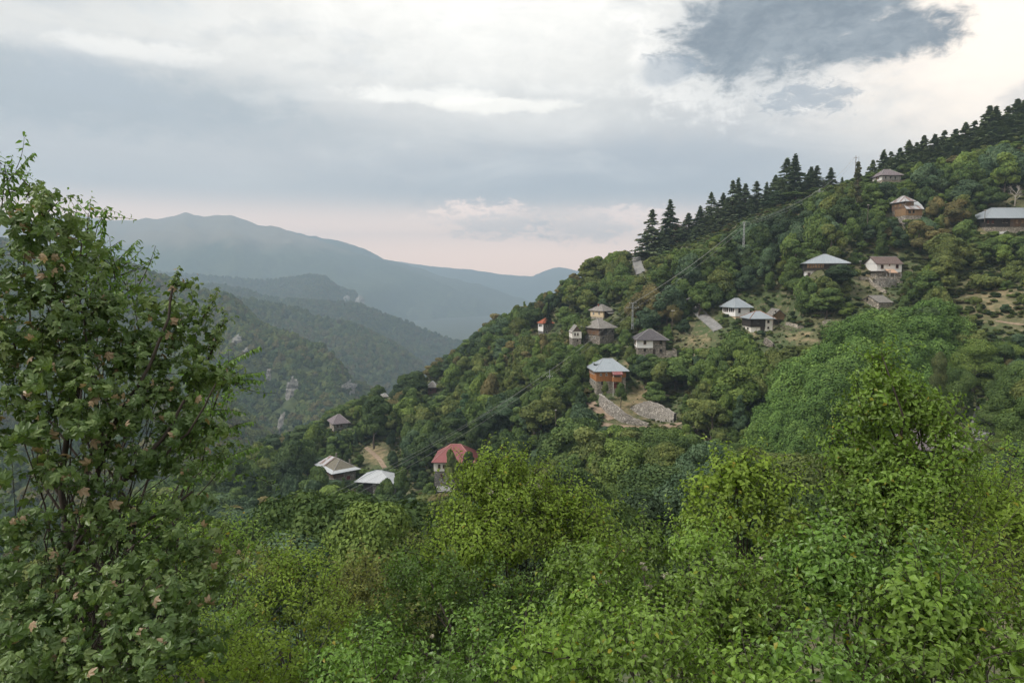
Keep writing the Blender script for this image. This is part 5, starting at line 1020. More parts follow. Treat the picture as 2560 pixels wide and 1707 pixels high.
def bare_tree(label, px, foot, top, Y, seed, mat, leafy=False):
    rng = np.random.default_rng(seed); b = P(px, foot, Y); h = P(px, top, Y)[2] - b[2]; e = empty('bare_tree', b, label, 'tree'); A = Acc(); B = Acc()
    def grow(p, d, L, r, lev, acc):
        q = [p]; dd = d
        for k in range(4): dd = dd + rng.normal(0, .13, 3); dd[2] += .05; dd /= np.linalg.norm(dd); q.append(q[-1] + dd * L / 4)
        acc.add(*tube_arrays(q, np.linspace(r, r * .45, 5), 5))
        if lev < 3:
            for k in range(4 if lev else 6):
                s = q[rng.integers(2, 5)]; a = rng.uniform(0, 6.283); nd = dd * .75 + np.array([math.cos(a), math.sin(a), .15]) * .75; grow(s, nd / np.linalg.norm(nd), L * .55, r * .45, lev + 1, B)
    grow(np.array([0, 0, -.8]), np.array([.04, 0, 1.]), h * .62, .24, 0, A); link('trunk', A.mesh('trunk', True), mat, e); link('branches', B.mesh('branches'), mat, e)
bare_tree('pale leafless tree with forked crown in the upper wood', 1765, 674, 618, 285, 1, M_BARKPALE); bare_tree('smaller pale leafless tree beside the forked one', 1746, 664, 630, 287, 2, M_BARKPALE)
bare_tree('dark leafless tree on the skyline beside the small spruce', 1351, 775, 748, 340, 3, M_BARK); bare_tree('thin bare tree on the skyline above the dark red hut', 1112, 940, 888, 345, 4, M_BARK); bare_tree('pale dead tree in the wood above the long barn', 2537, 510, 462, 262, 5, M_BARKPALE)

# ------------------------------------------------------------------ the wood that covers the hill
CLEAR = [(1726, 742, 1792, 838, 246), (1584, 636, 1606, 688, 350), (1496, 985, 1545, 1030, 214), (1515, 1010, 1600, 1066, 205), (1570, 1003, 1694, 1068, 207), (1540, 968, 1600, 1006, 214), (1962, 822, 2048, 862, 240), (1712, 836, 1786, 868, 240), (2140, 690, 2240, 738, 246), (2480, 566, 2560, 588, 240), (2378, 560, 2436, 588, 240), (1935, 812, 1965, 838, 240), (2040, 798, 2080, 815, 230),
         (1885, 1005, 2010, 1110, 149), (1930, 940, 2110, 1130, 152), (2000, 850, 2430, 1120, 158), (2100, 780, 2430, 1000, 172), (912, 1115, 965, 1172, 300), (2440, 1040, 2480, 1095, 150), (2488, 795, 2560, 816, 210), (1905, 845, 1940, 876, 226), (1575, 752, 1587, 800, 242), (1855, 552, 1864, 600, 258), (1668, 886, 1692, 892, 240), (1595, 965, 1625, 1005, 212), (1096, 1214, 1142, 1232, 206), (1530, 900, 1560, 925, 300)]
def clear_of(px, py0, py1, wpx, Y):
    ok = np.ones(len(px), bool)
    for x0, y0, x1, y1, yh, *_ in [tuple(h) for h in HOUSES] + CLEAR:
        hit = (px + wpx * .46 > x0) & (px - wpx * .46 < x1) & (py0 < y1) & (py1 > y0) & (Y < yh + 3); ok &= ~hit
    return ok
def off_plan(x, y, r):
    ok = np.ones(len(x), bool)
    for h in HOUSES:
        s = h[5]; q = np.stack([x - s.o[0], y - s.o[1]], -1); a = q @ s.xa[:2]; b = q @ s.ya[:2]; ok &= ~((a > -r) & (a < s.w + r) & (b > -r) & (b < s.d + r))
    return ok
gx, gy = np.meshgrid(np.arange(-300, 320, 4.5), np.arange(52, 440, 4.5)); rg = np.random.default_rng(11)
cx_ = (gx + rg.uniform(-2.2, 2.2, gx.shape)).ravel(); cy_ = (gy + rg.uniform(-1.6, 1.6, gx.shape)).ravel(); cz_ = hz(cx_, cy_); n_ = len(cx_)
dens = fbm(cx_ / 30, cy_ / 30, 21, 3); hh = (4.8 + 10.0 * rg.random(n_) ** 1.8) * (.75 + .6 * fbm(cx_ / 22, cy_ / 22, 8, 3)); ww = hh * rg.uniform(.55, 1.1, n_)
px_, py_, dep_ = proj(np.stack([cx_, cy_, cz_], -1)); tp_ = proj(np.stack([cx_, cy_, cz_ + hh], -1))[1]
keep = (px_ > -160) & (px_ < 2720) & (dep_ > 30) & (tp_ < 1700)
eps = 2.; nx = (hz(cx_ + eps, cy_) - hz(cx_ - eps, cy_)) / (2 * eps); ny = (hz(cx_, cy_ + eps) - hz(cx_, cy_ - eps)) / (2 * eps); fac = (cx_ * nx + cy_ * ny - cz_) / np.hypot(cx_, cy_)
keep &= (fac > -.14) & (rg.random(n_) < .72 * np.sqrt(1 + nx ** 2 + ny ** 2))
bare_slope = (px_ > 2330) & (py_ > 690) & (py_ < 905) & (px_ > 2330 + (905 - py_) * .15)
bushy = bare_slope | (dens < .30)
keep &= ~(bare_slope & (rg.random(n_) < .55)) & ~((dens < .26) & (rg.random(n_) < .6))
hh = np.where(bushy, hh * .42, hh); ww = np.where(bushy, ww * .6, ww)
def rects(): return px_, proj(np.stack([cx_, cy_, cz_ + hh], -1))[1], py_, ww / F * dep_ * 0 + ww * F / dep_
for x0, y0, x1, y1, yh, *_ in [tuple(h) for h in HOUSES] + CLEAR:      # growth stays low where a house or lane shows
    wp = ww * F / dep_; lat = (px_ + wp * .5 > x0) & (px_ - wp * .5 < x1) & (cy_ < yh + (9 if _ else 3)); top = proj(np.stack([cx_, cy_, cz_ + hh], -1))[1]
    hit = lat & (top < y1) & (py_ > y0); room = (py_ - y1) * dep_ / F; low = hit & (room > .7); hh = np.where(low, np.minimum(hh, room), hh); ww = np.where(low, np.minimum(ww, hh * 1.7), ww)
    keep &= ~(hit & ~low)
SKY_X = [0, 560, 640, 720, 800, 900, 990, 1090, 1180, 1250, 1330, 1400, 1470, 1540, 1600, 1680, 1780, 1900, 2000, 2100, 2180, 2300, 2400, 2560]; SKY_Y = [1300, 1150, 1105, 1075, 1040, 985, 940, 900, 835, 780, 745, 712, 650, 625, 640, 625, 600, 535, 495, 455, 432, 405, 385, 335]
room = (py_ - np.interp(px_, SKY_X, SKY_Y) - rg.uniform(-4, 14, n_)) * dep_ / F; hh = np.minimum(hh, room); ww = np.minimum(ww, np.maximum(hh, .1) * 1.5); keep &= hh > 1.
keep &= off_plan(cx_, cy_, .8); bushy |= hh < 2.2
cx_, cy_, cz_, hh, ww, px_, py_, dep_, bushy = (q[keep] for q in (cx_, cy_, cz_, hh, ww, px_, py_, dep_, bushy)); n_ = len(cx_)
tone = fbm(cx_ / 38, cy_ / 38, 55, 3) * 1.3 - .15 + rg.normal(0, .17, n_); keys = ['deep', 'dark', 'dark', 'blue', 'mid', 'mid', 'mid', 'olive', 'fresh', 'olive', 'olive']
ci = np.clip((tone * len(keys)).astype(int), 0, len(keys) - 1); warm = fbm(cx_ / 25, cy_ / 25, 91, 3)
key = np.array(keys)[ci]; key = np.where((warm > .68) & (rg.random(n_) < .35), 'brown', key); key = np.where((px_ < 1450) & (px_ > 1000) & (py_ < 980) & (rg.random(n_) < .2), 'brown', key)
key = np.where((dep_ < 150) & (key == 'brown'), 'mid', key); key = np.where((px_ > 2250) & (py_ < 520) & (rg.random(n_) < .45), 'fresh', key); key = np.where((px_ > 2330) & (py_ > 690) & (py_ < 900) & (rg.random(n_) < .6), 'olive', key)
size = hh * ww / dep_ ** 2 * ((px_ > 20) & (px_ < 2540) & (py_ > 300) & (py_ < 1330)); near_ = dep_ < 150; chosen = np.zeros(n_, bool)
for mask, cnt in ((~bushy & near_, 170), (~bushy & ~near_, 130), (bushy, 60)):
    sz_ = np.where(mask, size, -1); oo = np.argsort(-sz_)[:cnt]; chosen[oo[sz_[oo] > 0]] = True
near = dep_ < 150; CROWNS = BROAD + FINE + BUSH + CONE[:1]; dims = [(6.5, 5.6), (7.5, 5.2), (5.8, 6.2), (8.5, 5.), (6.2, 5.), (7., 6.4), (6.5, 5.4), (8., 5.), (5.6, 5.8), (9., 5.4), (2.6, 3.4), (2.6, 3.4), (14., 5.2)]
idx = np.where(bushy, rg.integers(10, 12, n_), np.where(near, rg.integers(6, 10, n_), rg.integers(0, 6, n_)))
tall = ~bushy & (rg.random(n_) < .07) & (hh > 4); idx = np.where(tall, 12, idx); hh = np.where(tall, hh * 1.25, hh); ww = np.where(tall, hh * rg.uniform(.3, .45, n_), ww)
dimh = np.array([d[0] for d in dims])[idx]; dimw = np.array([d[1] for d in dims])[idx]; rz = rg.uniform(0, 6.283, n_); REP = {12: CONE_ROOT}
for i in np.nonzero(chosen)[0]:
    s = float(ww[i] / dimw[i]); k = str(key[i]); bush = idx[i] >= 10
    bush = 10 <= idx[i] < 12; e = plant('shrub' if bush else 'broadleaf_tree', CROWNS[idx[i]], None if bush else BTRUNK[i % 3], (cx_[i], cy_[i], cz_[i]), s, float(hh[i] / dimh[i]) / s, float(rz[i]), PAL[k], PTEXT[k].replace('tree', 'shrub') if bush else PTEXT[k], PTEXT[k].replace('tree', 'trees') if not bush else PTEXT[k].replace('tree', 'shrubs'), 'shrub' if bush else 'tree')
    REP.setdefault(int(idx[i]), e)
rest = ~chosen; print('hill trees', n_, int(rest.sum()))
def wood_nodes(objs):
    ng = bpy.data.node_groups.new('wood_on_points', 'GeometryNodeTree'); ng.interface.new_socket('Geometry', in_out='INPUT', socket_type='NodeSocketGeometry'); ng.interface.new_socket('Geometry', in_out='OUTPUT', socket_type='NodeSocketGeometry')
    N = ng.nodes.new; L = ng.links.new; gi = N('NodeGroupInput'); go = N('NodeGroupOutput'); inst = N('GeometryNodeInstanceOnPoints'); prev = None; jn = N('GeometryNodeJoinGeometry'); gs = []
    for o in objs:
        oi = N('GeometryNodeObjectInfo'); oi.inputs['Object'].default_value = o; oi.transform_space = 'ORIGINAL'; g2 = N('GeometryNodeGeometryToInstance'); L(oi.outputs['Geometry'], g2.inputs[0]); gs.append(g2)
    for g2 in reversed(gs): L(g2.outputs[0], jn.inputs[0])
    def at(nm, ty): a = N('GeometryNodeInputNamedAttribute'); a.data_type = ty; a.inputs['Name'].default_value = nm; return a.outputs['Attribute']
    L(gi.outputs[0], inst.inputs['Points']); L(jn.outputs[0], inst.inputs['Instance']); inst.inputs['Pick Instance'].default_value = True
    L(at('idx', 'INT'), inst.inputs['Instance Index']); L(at('rot', 'FLOAT_VECTOR'), inst.inputs['Rotation']); L(at('scl', 'FLOAT_VECTOR'), inst.inputs['Scale']); L(inst.outputs[0], go.inputs[0]); return ng
reps = sorted(REP); remap = {k: j for j, k in enumerate(reps)}; crown_objs = [[c for c in REP[k].children if c.name.startswith('crown')][0] for k in reps]
ri = np.nonzero(rest)[0]; ii = np.array([k if k in remap else reps[k % len(reps)] for k in idx[ri]]); dh = np.array([d[0] for d in dims])[ii]; dw = np.array([d[1] for d in dims])[ii]
scl = np.stack([ww[ri] / dw, ww[ri] / dw, hh[ri] / dh], -1); rot = np.zeros((len(ri), 3)); rot[:, 2] = rz[ri]; colr = np.array([PAL[str(k)] for k in key[ri]]) * rg.uniform(.8, 1.2, (len(ri), 1))
pm = points_mesh('hillside_wood', np.stack([cx_, cy_, cz_], -1)[ri], scl, rot, [remap[k] for k in ii], colr)
wo = link('hillside_wood', pm, None, kind='stuff', label='dense mixed wood of smaller trees covering the village hill', cat='wood'); pm.materials.append(M_CROWN); wo.modifiers.new('wood', 'NODES').node_group = wood_nodes(crown_objs)

# low undergrowth between the trees
gx, gy = np.meshgrid(np.arange(-300, 320, 2.1), np.arange(40, 400, 2.1)); ux = (gx + rg.uniform(-1, 1, gx.shape)).ravel(); uy = (gy + rg.uniform(-1, 1, gx.shape)).ravel(); uz = hz(ux, uy)
upx, upy, ud = proj(np.stack([ux, uy, uz], -1)); fx_ = (hz(ux + 2, uy) - hz(ux - 2, uy)) / 4; fy_ = (hz(ux, uy + 2) - hz(ux, uy - 2)) / 4
bare_u = BARE[np.clip(((uy - GY0) / GS).round().astype(int), 0, len(gys) - 1) * len(gxs) + np.clip(((ux - GX0) / GS).round().astype(int), 0, len(gxs) - 1)]
k = (upx > -60) & (upx < 2620) & (upy < 1500) & ((ux * fx_ + uy * fy_ - uz) / np.hypot(ux, uy) > -.1) & (rg.random(len(ux)) < np.clip(1.02 - bare_u * 1.05, .03, 1)) & off_plan(ux, uy, .5)
uh = rg.uniform(.5, 1.5, len(ux))
for x0, y0, x1, y1, yh, *_ in [tuple(h) for h in HOUSES] + CLEAR:
    top = upy - uh * F / ud; hit = (upx + 9 > x0) & (upx - 9 < x1) & (uy < yh + 2) & (top < y1) & (upy > y0); uh = np.where(hit, uh * .5, uh)
for x0, y0, x1, y1, yh in [q for q in CLEAR if q[:2] in ((1726, 742), (1584, 636), (1496, 985), (1515, 1010), (912, 1115), (2440, 1040), (2488, 795))]: k &= ~((upx > x0) & (upx < x1) & (upy > y0) & (upy < y1) & (uy < yh))
ux, uy, uz, uh = ux[k], uy[k], uz[k], uh[k]; m = len(ux); ub = [c for c in COL.objects if c.name.startswith('crown') and c.data in BUSH]; ub = [next(c for c in ub if c.data == b) for b in BUSH if any(c.data == b for c in ub)]
us = np.stack([uh / 2.6 * 1.5, uh / 2.6 * 1.5, uh / 2.6], -1); rot = np.zeros((m, 3)); rot[:, 2] = rg.uniform(0, 6.283, m); uk = np.array(['mid', 'olive', 'olive', 'dark', 'fresh', 'brown'])[np.clip((fbm(ux / 20, uy / 20, 71, 3) * 6 + rg.normal(0, 1, m)).astype(int), 0, 5)]
um = points_mesh('undergrowth', np.stack([ux, uy, uz], -1), us, rot, rg.integers(0, len(ub), m), np.array([PAL[str(q)] for q in uk]) * rg.uniform(.45, .8, (m, 1)))  # shade in the gaps between trees put into dimmed leaf colours
uo = link('undergrowth', um, None, kind='stuff', label='low green and olive undergrowth covering the village hill', cat='undergrowth'); um.materials.append(M_CROWN); uo.modifiers.new('undergrowth', 'NODES').node_group = wood_nodes(ub); print('undergrowth', m)

# ------------------------------------------------------------------ the thicket in front of the camera
def leaf_ovate(n=1, wid=.62, fold=.16, curl=.18):
    v = np.array([(0, 0, 0), (-.5 * wid, .38, fold), (0, .42, 0), (.5 * wid, .38, fold), (-.30 * wid, .74, fold * .7 - curl * .5), (.30 * wid, .74, fold * .7 - curl * .5), (0, 1, -curl)], float)
    f = np.array([(0, 2, 1), (0, 3, 2), (1, 2, 4), (2, 3, 5), (2, 6, 4), (2, 5, 6)]); return v, f
def leaf_long(): return leaf_ovate(wid=.44, fold=.08, curl=.30)
def leaf_palm():                                 # five blunt pointed lobes, edges drooping
    pol = [(-152, .42), (-122, .66), (-108, .62), (-92, .50), (-64, .86), (-52, .84), (-34, .62), (-8, .98), (0, 1.06), (8, .98), (34, .62), (52, .84), (64, .86), (92, .50), (108, .62), (122, .66), (152, .42)]
    v = [(0, .30, .07)] + [(r * math.sin(math.radians(a)) * .60, .30 + r * math.cos(math.radians(a)) * .66, -.30 * r * r + (.07 if r < .65 else 0)) for a, r in pol] + [(0, -.05, 0)]; n = len(pol)
    return np.array(v, float), np.array([(0, i + 2, i + 1) for i in range(n - 1)] + [(0, 1, n + 1), (0, n + 1, n)])
def rotm(yax, zax):                              # frames from direction (y) and rough normal (z)
    y = yax / np.linalg.norm(yax, axis=-1, keepdims=True); x = np.cross(y, zax); x /= np.maximum(np.linalg.norm(x, axis=-1, keepdims=True), 1e-6); z = np.cross(x, y); return np.stack([x, y, z], -1)
def spray(rng, leaf, n, length, size, droop=.5, pair=False, spread=.9):
    """a twig along +Z with leaves; returns (leaf verts, faces, leaf id, twig verts, twig faces)"""
    t = np.linspace(.12, 1, n); bend = rng.normal(0, .25, 2); cz = np.stack([bend[0] * t ** 2 * length, bend[1] * t ** 2 * length, t * length], -1)
    a = rng.uniform(0, 6.28) + np.arange(n) * (2.4 if not pair else math.pi) + (np.arange(n) // 2 * 1.57 if pair else 0); out = np.stack([np.cos(a), np.sin(a), np.zeros(n)], -1)
    d = out * spread + np.array([0, 0, .45]) + np.array([0, 0, -droop]) * rng.uniform(.3, 1.3, (n, 1)) + rng.normal(0, .18, (n, 3)); nz = np.array([0, 0, 1.]) + rng.normal(0, .35, (n, 3))
    R = rotm(d, nz); s = size * rng.uniform(.65, 1.2, n) * (1 - .25 * (t > .9)); lv, lf = leaf; V = np.einsum('nij,vj->nvi', R, lv) * s[:, None, None] + cz[:, None] + out[:, None] * .012
    Fc = (lf[None] + (np.arange(n) * len(lv))[:, None, None]).reshape(-1, 3); tv, tf = tube_arrays(np.r_[[[0, 0, 0]], cz[::max(1, n // 5)]], np.linspace(.005, .0018, len(cz[::max(1, n // 5)]) + 1) * max(1, length / .4), 3)
    return V.reshape(-1, 3), Fc, np.repeat(np.arange(n), len(lv)), tv, tf
def scatter_sprays(vars_, pos, dirs, scale, rng, tone, A, T, split=None):
    """copy spray variants to positions; leaves into A, twigs into T"""
    k = rng.integers(0, len(vars_), len(pos))
    for j, (lv, lf, lid, tv, tf) in enumerate(vars_):
        m = np.nonzero(k == j)[0]
        if not len(m): continue
        R = rotm(np.cross(dirs[m], sph(rng, len(m))), dirs[m]); R = np.stack([R[..., 0], R[..., 1], R[..., 2]], -1)
        W = np.einsum('nij,vj->nvi', R, lv) * scale[m][:, None, None] + pos[m][:, None]
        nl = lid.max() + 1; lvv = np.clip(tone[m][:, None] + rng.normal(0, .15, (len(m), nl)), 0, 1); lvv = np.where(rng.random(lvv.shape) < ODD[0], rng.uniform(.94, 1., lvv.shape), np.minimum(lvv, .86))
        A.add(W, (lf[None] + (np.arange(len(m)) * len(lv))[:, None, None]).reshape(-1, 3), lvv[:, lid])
        W = np.einsum('nij,vj->nvi', R, tv) * scale[m][:, None, None] + pos[m][:, None]; T.add(W, (tf[None] + (np.arange(len(m)) * len(tv))[:, None, None]).reshape(-1, 4))
RF = np.random.default_rng(77); DENS = 2.9; ODD = [.012]
SPR_OV = [spray(RF, leaf_ovate(), n, L, .075, .5) for n, L in ((10, .22), (12, .28), (9, .18), (12, .25), (14, .42))]
SPR_SM = [spray(RF, leaf_ovate(wid=.55), n, L, .05, .35, True) for n, L in ((14, .25), (16, .3), (12, .2), (18, .42))]
SPR_LO = [spray(RF, leaf_long(), n, L, .10, .9, True, .7) for n, L in ((12, .5), (16, .7), (10, .4))]
SPR_PA = [spray(RF, leaf_palm(), n, L, .115, .95, True, 1.0) for n, L in ((8, .32), (10, .40), (7, .26), (9, .36), (12, .45))]
def ramp(c, yel=(.30, .24, .03)): return [(0., tuple(v * .50 for v in c)), (.45, c), (.92, tuple(v * 1.55 for v in c)), (.99, yel)]
M_L1 = mat_leaf('thicket_leaves', .34, .45, .4, ramp=ramp((.155, .250, .042))); M_L2 = mat_leaf('yellow_green_leaves', .38, .5, .3, ramp=ramp((.205, .295, .048))); M_L3 = mat_leaf('olive_leaves', .3, .55, .3, ramp=ramp((.19, .21, .06), (.28, .15, .07)))
M_L4 = mat_leaf('dark_thicket_leaves', .3, .42, .45, ramp=ramp((.120, .215, .040))); M_MAPLE = mat_leaf('maple_leaves', .26, .42, .45, ramp=[(0., (.055, .100, .034)), (.40, (.105, .175, .050)), (.86, (.18, .25, .08)), (.91, (.30, .23, .13)), (1., (.42, .30, .20))])
M_CHERRY = mat_leaf('cherry_leaves', .3, .4, .4, ramp=ramp((.125, .225, .045))); M_FLUFF = mat_flat('cream_seed_fluff', (.52, .48, .38), .9)
def puffs_to_sprays(puffs, per, rng, up=.55, facing=.4):
    P_, D_, T_ = [], [], []
    for px, py, Y, r in puffs:
        c = P(px, py, Y); R = r / F * Y; n = max(6, int(DENS * per * R * R)); d = sph(rng, n); d[:, 2] = np.abs(d[:, 2]) * .9 - .28; d[:, 1] -= facing * np.abs(rng.normal(0, .6, n)); d /= np.linalg.norm(d, axis=1)[:, None]
        P_.append(c + d * (R * rng.uniform(.55, .98, n))[:, None] * [1, .8, 1]); dd = d * 1.0 + np.array([0, 0, up * .7]) + rng.normal(0, .22, (n, 3)); D_.append(dd / np.linalg.norm(dd, axis=1)[:, None]); T_.append(np.full(n, rng.uniform(.22, .66)) + .18 * (d[:, 2] - .2))  # tone rises towards each puff's top: lit tops painted into the leaves
    return np.concatenate(P_), np.concatenate(D_), np.concatenate(T_)
def stems(foot, puffs, rng, r=.03, cap=40):
    A = Acc(); sel = [puffs[i] for i in rng.permutation(len(puffs))[:cap]]
    for px, py, Y, rr in sel:
        e = P(px, py - rr * .4, Y); q = np.linspace(foot + rng.normal(0, .15, 3) * [1, 1, .1], e, 6); q[1:-1] += rng.normal(0, .04, (4, 3)) * np.linalg.norm(e - foot); q[1:4, 2] += .06 * np.linalg.norm(e - foot); A.add(*tube_arrays(q, np.linspace(r, r * .22, 6), 5))
    return A.mesh('stem', True)
def thicket(name, label, puffs, vars_, mat, per, sc=1., up=.55, fluff=(), leaves=0, bark=None, cat='shrub', stem_r=.03, facing=.4, foot=None, tips=(), sprigs=()):
    """one plant: its stem, its foliage, and the leaves and seed heads that can be told apart"""
    rng = np.random.default_rng(sum(ord(c) for c in label)); cx = np.mean([p[0] for p in puffs]); lowest = max(puffs, key=lambda p: p[1] + p[3]); Yb = np.mean([p[2] for p in puffs])
    f0 = P(cx if foot is None else foot[0], lowest[1] if foot is None else foot[1], Yb if foot is None else foot[2]); f0[2] = float(hz(f0[0], f0[1])); root = empty(name, f0, label, cat)
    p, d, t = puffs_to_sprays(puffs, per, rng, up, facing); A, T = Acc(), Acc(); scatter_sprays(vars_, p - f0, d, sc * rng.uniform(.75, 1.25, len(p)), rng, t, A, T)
    for (x, y, x2, y2, Y, n) in tips:            # shoots that stand out of the outline
        a, b = P(x, y, Y), P(x2, y2, Y); q = np.linspace(a, b, n); q += rng.normal(0, .012, q.shape); dv = np.repeat((b - a)[None] / np.linalg.norm(b - a), n, 0) + rng.normal(0, .3, (n, 3)) + [0, 0, .2]
        scatter_sprays(vars_, q - f0, dv / np.linalg.norm(dv, axis=1)[:, None], sc * np.linspace(.9, .5, n), rng, np.full(n, .6), A, T); T.add(*tube_arrays(np.linspace(a, b, 5) - f0, np.linspace(.012, .004, 5), 4))
    for (x, y, x2, y2, Y, sg) in sprigs:         # long shoots with rows of hanging leaves
        a, b = P(x, y, Y), P(x2, y2, Y); L = np.linalg.norm(b - a); n = int(L / .017); tt = np.linspace(.05, 1, n); q = a + (b - a) * tt[:, None]; q[:, 2] += sg * L * (tt * (1 - tt)); q[:, 1] += .15 * L * np.sin(tt * 2.2)
        side = np.where(np.arange(n) % 2 == 0, 1., -1.)[:, None]; ax = (b - a) / L; lat = np.cross(ax, [0, 0, 1.]); lat /= np.linalg.norm(lat); dv = ax * .45 + lat * side * .55 + np.array([0, 0, -.75]) + rng.normal(0, .22, (n, 3))
        R = rotm(dv, np.array([0, 0, 1.]) + lat * side * .5 + rng.normal(0, .3, (n, 3))); lv, lf = vars_[0][5]; sz = 1.15 * vars_[0][6] * rng.uniform(.75, 1.15, n) * np.clip(1.25 - tt * .55, .4, 1); W = np.einsum('nij,vj->nvi', R, lv) * sz[:, None, None] + (q - f0)[:, None]
        A.add(W, (lf[None] + (np.arange(n) * len(lv))[:, None, None]).reshape(-1, 3), np.repeat(np.clip(rng.normal(.5, .15, n), 0, .86), len(lv))); T.add(*tube_arrays(q[::max(1, n // 8)] - f0, np.linspace(.009, .002, len(q[::max(1, n // 8)])), 4))
    fo = A.mesh('foliage')
    link('foliage', fo, mat, root, kind='stuff'); link('twigs', T.mesh('twigs'), bark or M_BARKDARK, root, kind='stuff')
    st = stems(f0, puffs, rng, stem_r); so_ = link('stem', st, bark or M_BARKDARK, root); so_.location = tuple(-f0)
    if leaves:                                   # single leaves, each its own piece
        lv, lf = vars_[0][5]; near = p[np.argsort(np.linalg.norm(p, axis=1))][: leaves * 3]; near = near[rng.permutation(len(near))[:leaves]]; meshes = []
        for k in range(10): meshes.append(mesh_np('leaf', lv * [1, 1, rng.uniform(.5, 1.4)], lf, {'lv': np.full(len(lv), rng.uniform(.25, .8) if k < 9 else .97)}))
        for k, q in enumerate(near):
            o = link('leaf', meshes[k % 10], mat, root); vd = -q / np.linalg.norm(q); o.location = tuple(q + vd * .14 + rng.normal(0, .05, 3) - f0); R = rotm(np.array([rng.normal(0, .6), rng.normal(0, .5), -.6]), np.array([rng.normal(0, .5), -.7, .6])); s_ = vars_[0][6] * sc * rng.uniform(.8, 1.25); o.matrix_basis = Matrix.Translation(o.location) @ Matrix(R.tolist()).to_4x4() @ Matrix.Scale(s_, 4)
    for k, (x, y, Y, rr) in enumerate(fluff):
        c = P(x, y, Y) - f0; R = rr / F * Y; n = 70; dv = sph(rng, n); q = c + dv * (R * rng.uniform(.2, 1, n))[:, None] * [1, .8, .6]; B = Acc(); B.add(*cards(q, sph(rng, n), np.full(n, R * .34), rng, np.full(n, .5), 2.2)); link('seed_head', B.mesh('seed_head'), M_FLUFF, root)
    return root
for L_, lf_, sz_ in ((SPR_OV, leaf_ovate(), .075), (SPR_SM, leaf_ovate(wid=.55), .05), (SPR_LO, leaf_long(), .10), (SPR_PA, leaf_palm(), .12)):
    for i in range(len(L_)): L_[i] = (*L_[i], lf_, sz_)
_sc = scatter_sprays
def scatter_sprays(vars_, *a, **k): return _sc([v[:5] for v in vars_], *a, **k)
HOLES = [(1390,1455,70,45),(2010,1640,110,45),(1545,1640,60,50),(1110,1640,60,45),(2250,1560,50,40),(700,1600,60,25)]   # dark hollows
def cover(rows, rng, jit=26):
    """puffs that fill a band: rows of (x0, x1, y, Y, r), uneven in size and depth"""
    out = []
    for x0, x1, y, Y, r in rows:
        n = max(1, int(abs(x1 - x0) / (r * 1.32)))
        for x in np.linspace(x0, x1, n):
            if any(((x - hx) / ha) ** 2 + ((y - hy) / hb) ** 2 < 1 for hx, hy, ha, hb in HOLES): continue
            g = rng.uniform(.62, 1.28); out.append((x + rng.normal(0, jit), y + rng.normal(0, jit * .8), Y * rng.uniform(.90, 1.08), r * g * 1.1))
    return out
RC = np.random.default_rng(8)
# right: the young tree with heart shaped leaves
thicket('young_tree', 'slender young tree with heart shaped leaves rising over the thicket by the road', [(2205,895,9,22),(2192,945,9,38),(2232,965,9,36),(2180,990,9,42),(2262,1005,9,46),(2300,1020,9,40),(2160,1035,9,40),(2240,1050,8.8,60),(2330,1050,8.8,44),(2130,1085,9,40),(2210,1110,9,60),(2300,1075,8.8,46),(2360,1095,8.8,46),(2120,1140,9,46),(2190,1180,8.8,64),(2370,1160,8.6,56),(2140,1220,8.8,56),(2300,1200,8.5,66),(2230,1260,8.4,84),(2340,1260,8.4,70),(2160,1300,8.4,74)],
        SPR_OV, M_L1, 190, .95, .4, leaves=140, cat='tree', stem_r=.035, foot=(2215,1400,8.6), tips=((2205,940,2205,868,9,7),(2120,1070,2082,1040,9,5),(2380,1120,2450,1075,8.8,6),(2150,1000,2130,960,9,4),(2290,990,2300,955,9,4),(2100,1130,2078,1100,9,4)))
thicket('dogwood_shrub', 'upright shrub with some yellow leaves standing out of the thicket', [(1838,1175,9,34),(1800,1200,9,40),(1880,1190,9,40),(1930,1215,9,36),(1768,1240,9,44),(1840,1240,8.8,54),(1910,1260,8.8,54),(1980,1250,8.8,34),(1780,1310,8.6,54),(1870,1330,8.5,64),(1960,1320,8.5,54),(1730,1330,8.6,40)],
        SPR_OV, M_L2, 150, .95, .6, leaves=60, foot=(1850,1480,8.4), tips=((1800,1180,1780,1135,9,5),(1850,1160,1862,1128,9,4),(1960,1220,2010,1175,9,5),(1750,1230,1728,1195,9,4),(1905,1180,1935,1150,9,4)))
thicket('clematis_thicket', 'broad mound of clematis with cream seed heads in front of the upright shrub', cover([(1640,1760,1420,7.6,70),(1480,1720,1480,7.2,80),(1440,1800,1560,6.6,90),(1400,1850,1640,6.0,95),(1380,1850,1720,5.4,100)], RC) + cover([(1760,1990,1400,7.6,70),(1800,2050,1480,7.,85),(1850,2060,1570,6.3,95),(1850,2080,1660,5.7,100),(1850,2080,1740,5.2,100)], RC),
        SPR_OV, M_L1, 235, .8, .6, fluff=[(1622,1465,7.0,11),(1664,1438,7.0,12),(1612,1420,7.2,9),(1604,1408,7.2,8),(1519,1452,7.,8),(1850,1512,6.6,10),(1800,1510,6.6,9),(1885,1505,6.6,14),(1925,1508,6.6,13),(1950,1515,6.6,10),(1822,1515,6.6,9),(2010,1462,6.8,10),(2030,1475,6.8,13),(2065,1488,6.8,12),(2075,1445,6.9,12),(1905,1395,7.3,9),(2090,1478,6.8,9),(1760,1400,7.4,8)], leaves=160)
thicket('bramble_thicket', 'dark leafy bramble mound below the young tree', cover([(2080,2330,1350,7.8,70),(2060,2330,1420,7.3,80),(2080,2340,1500,6.7,85)], RC), SPR_OV, M_L4, 235, .95, .5, leaves=100, fluff=[(2250,1460,6.9,8)])
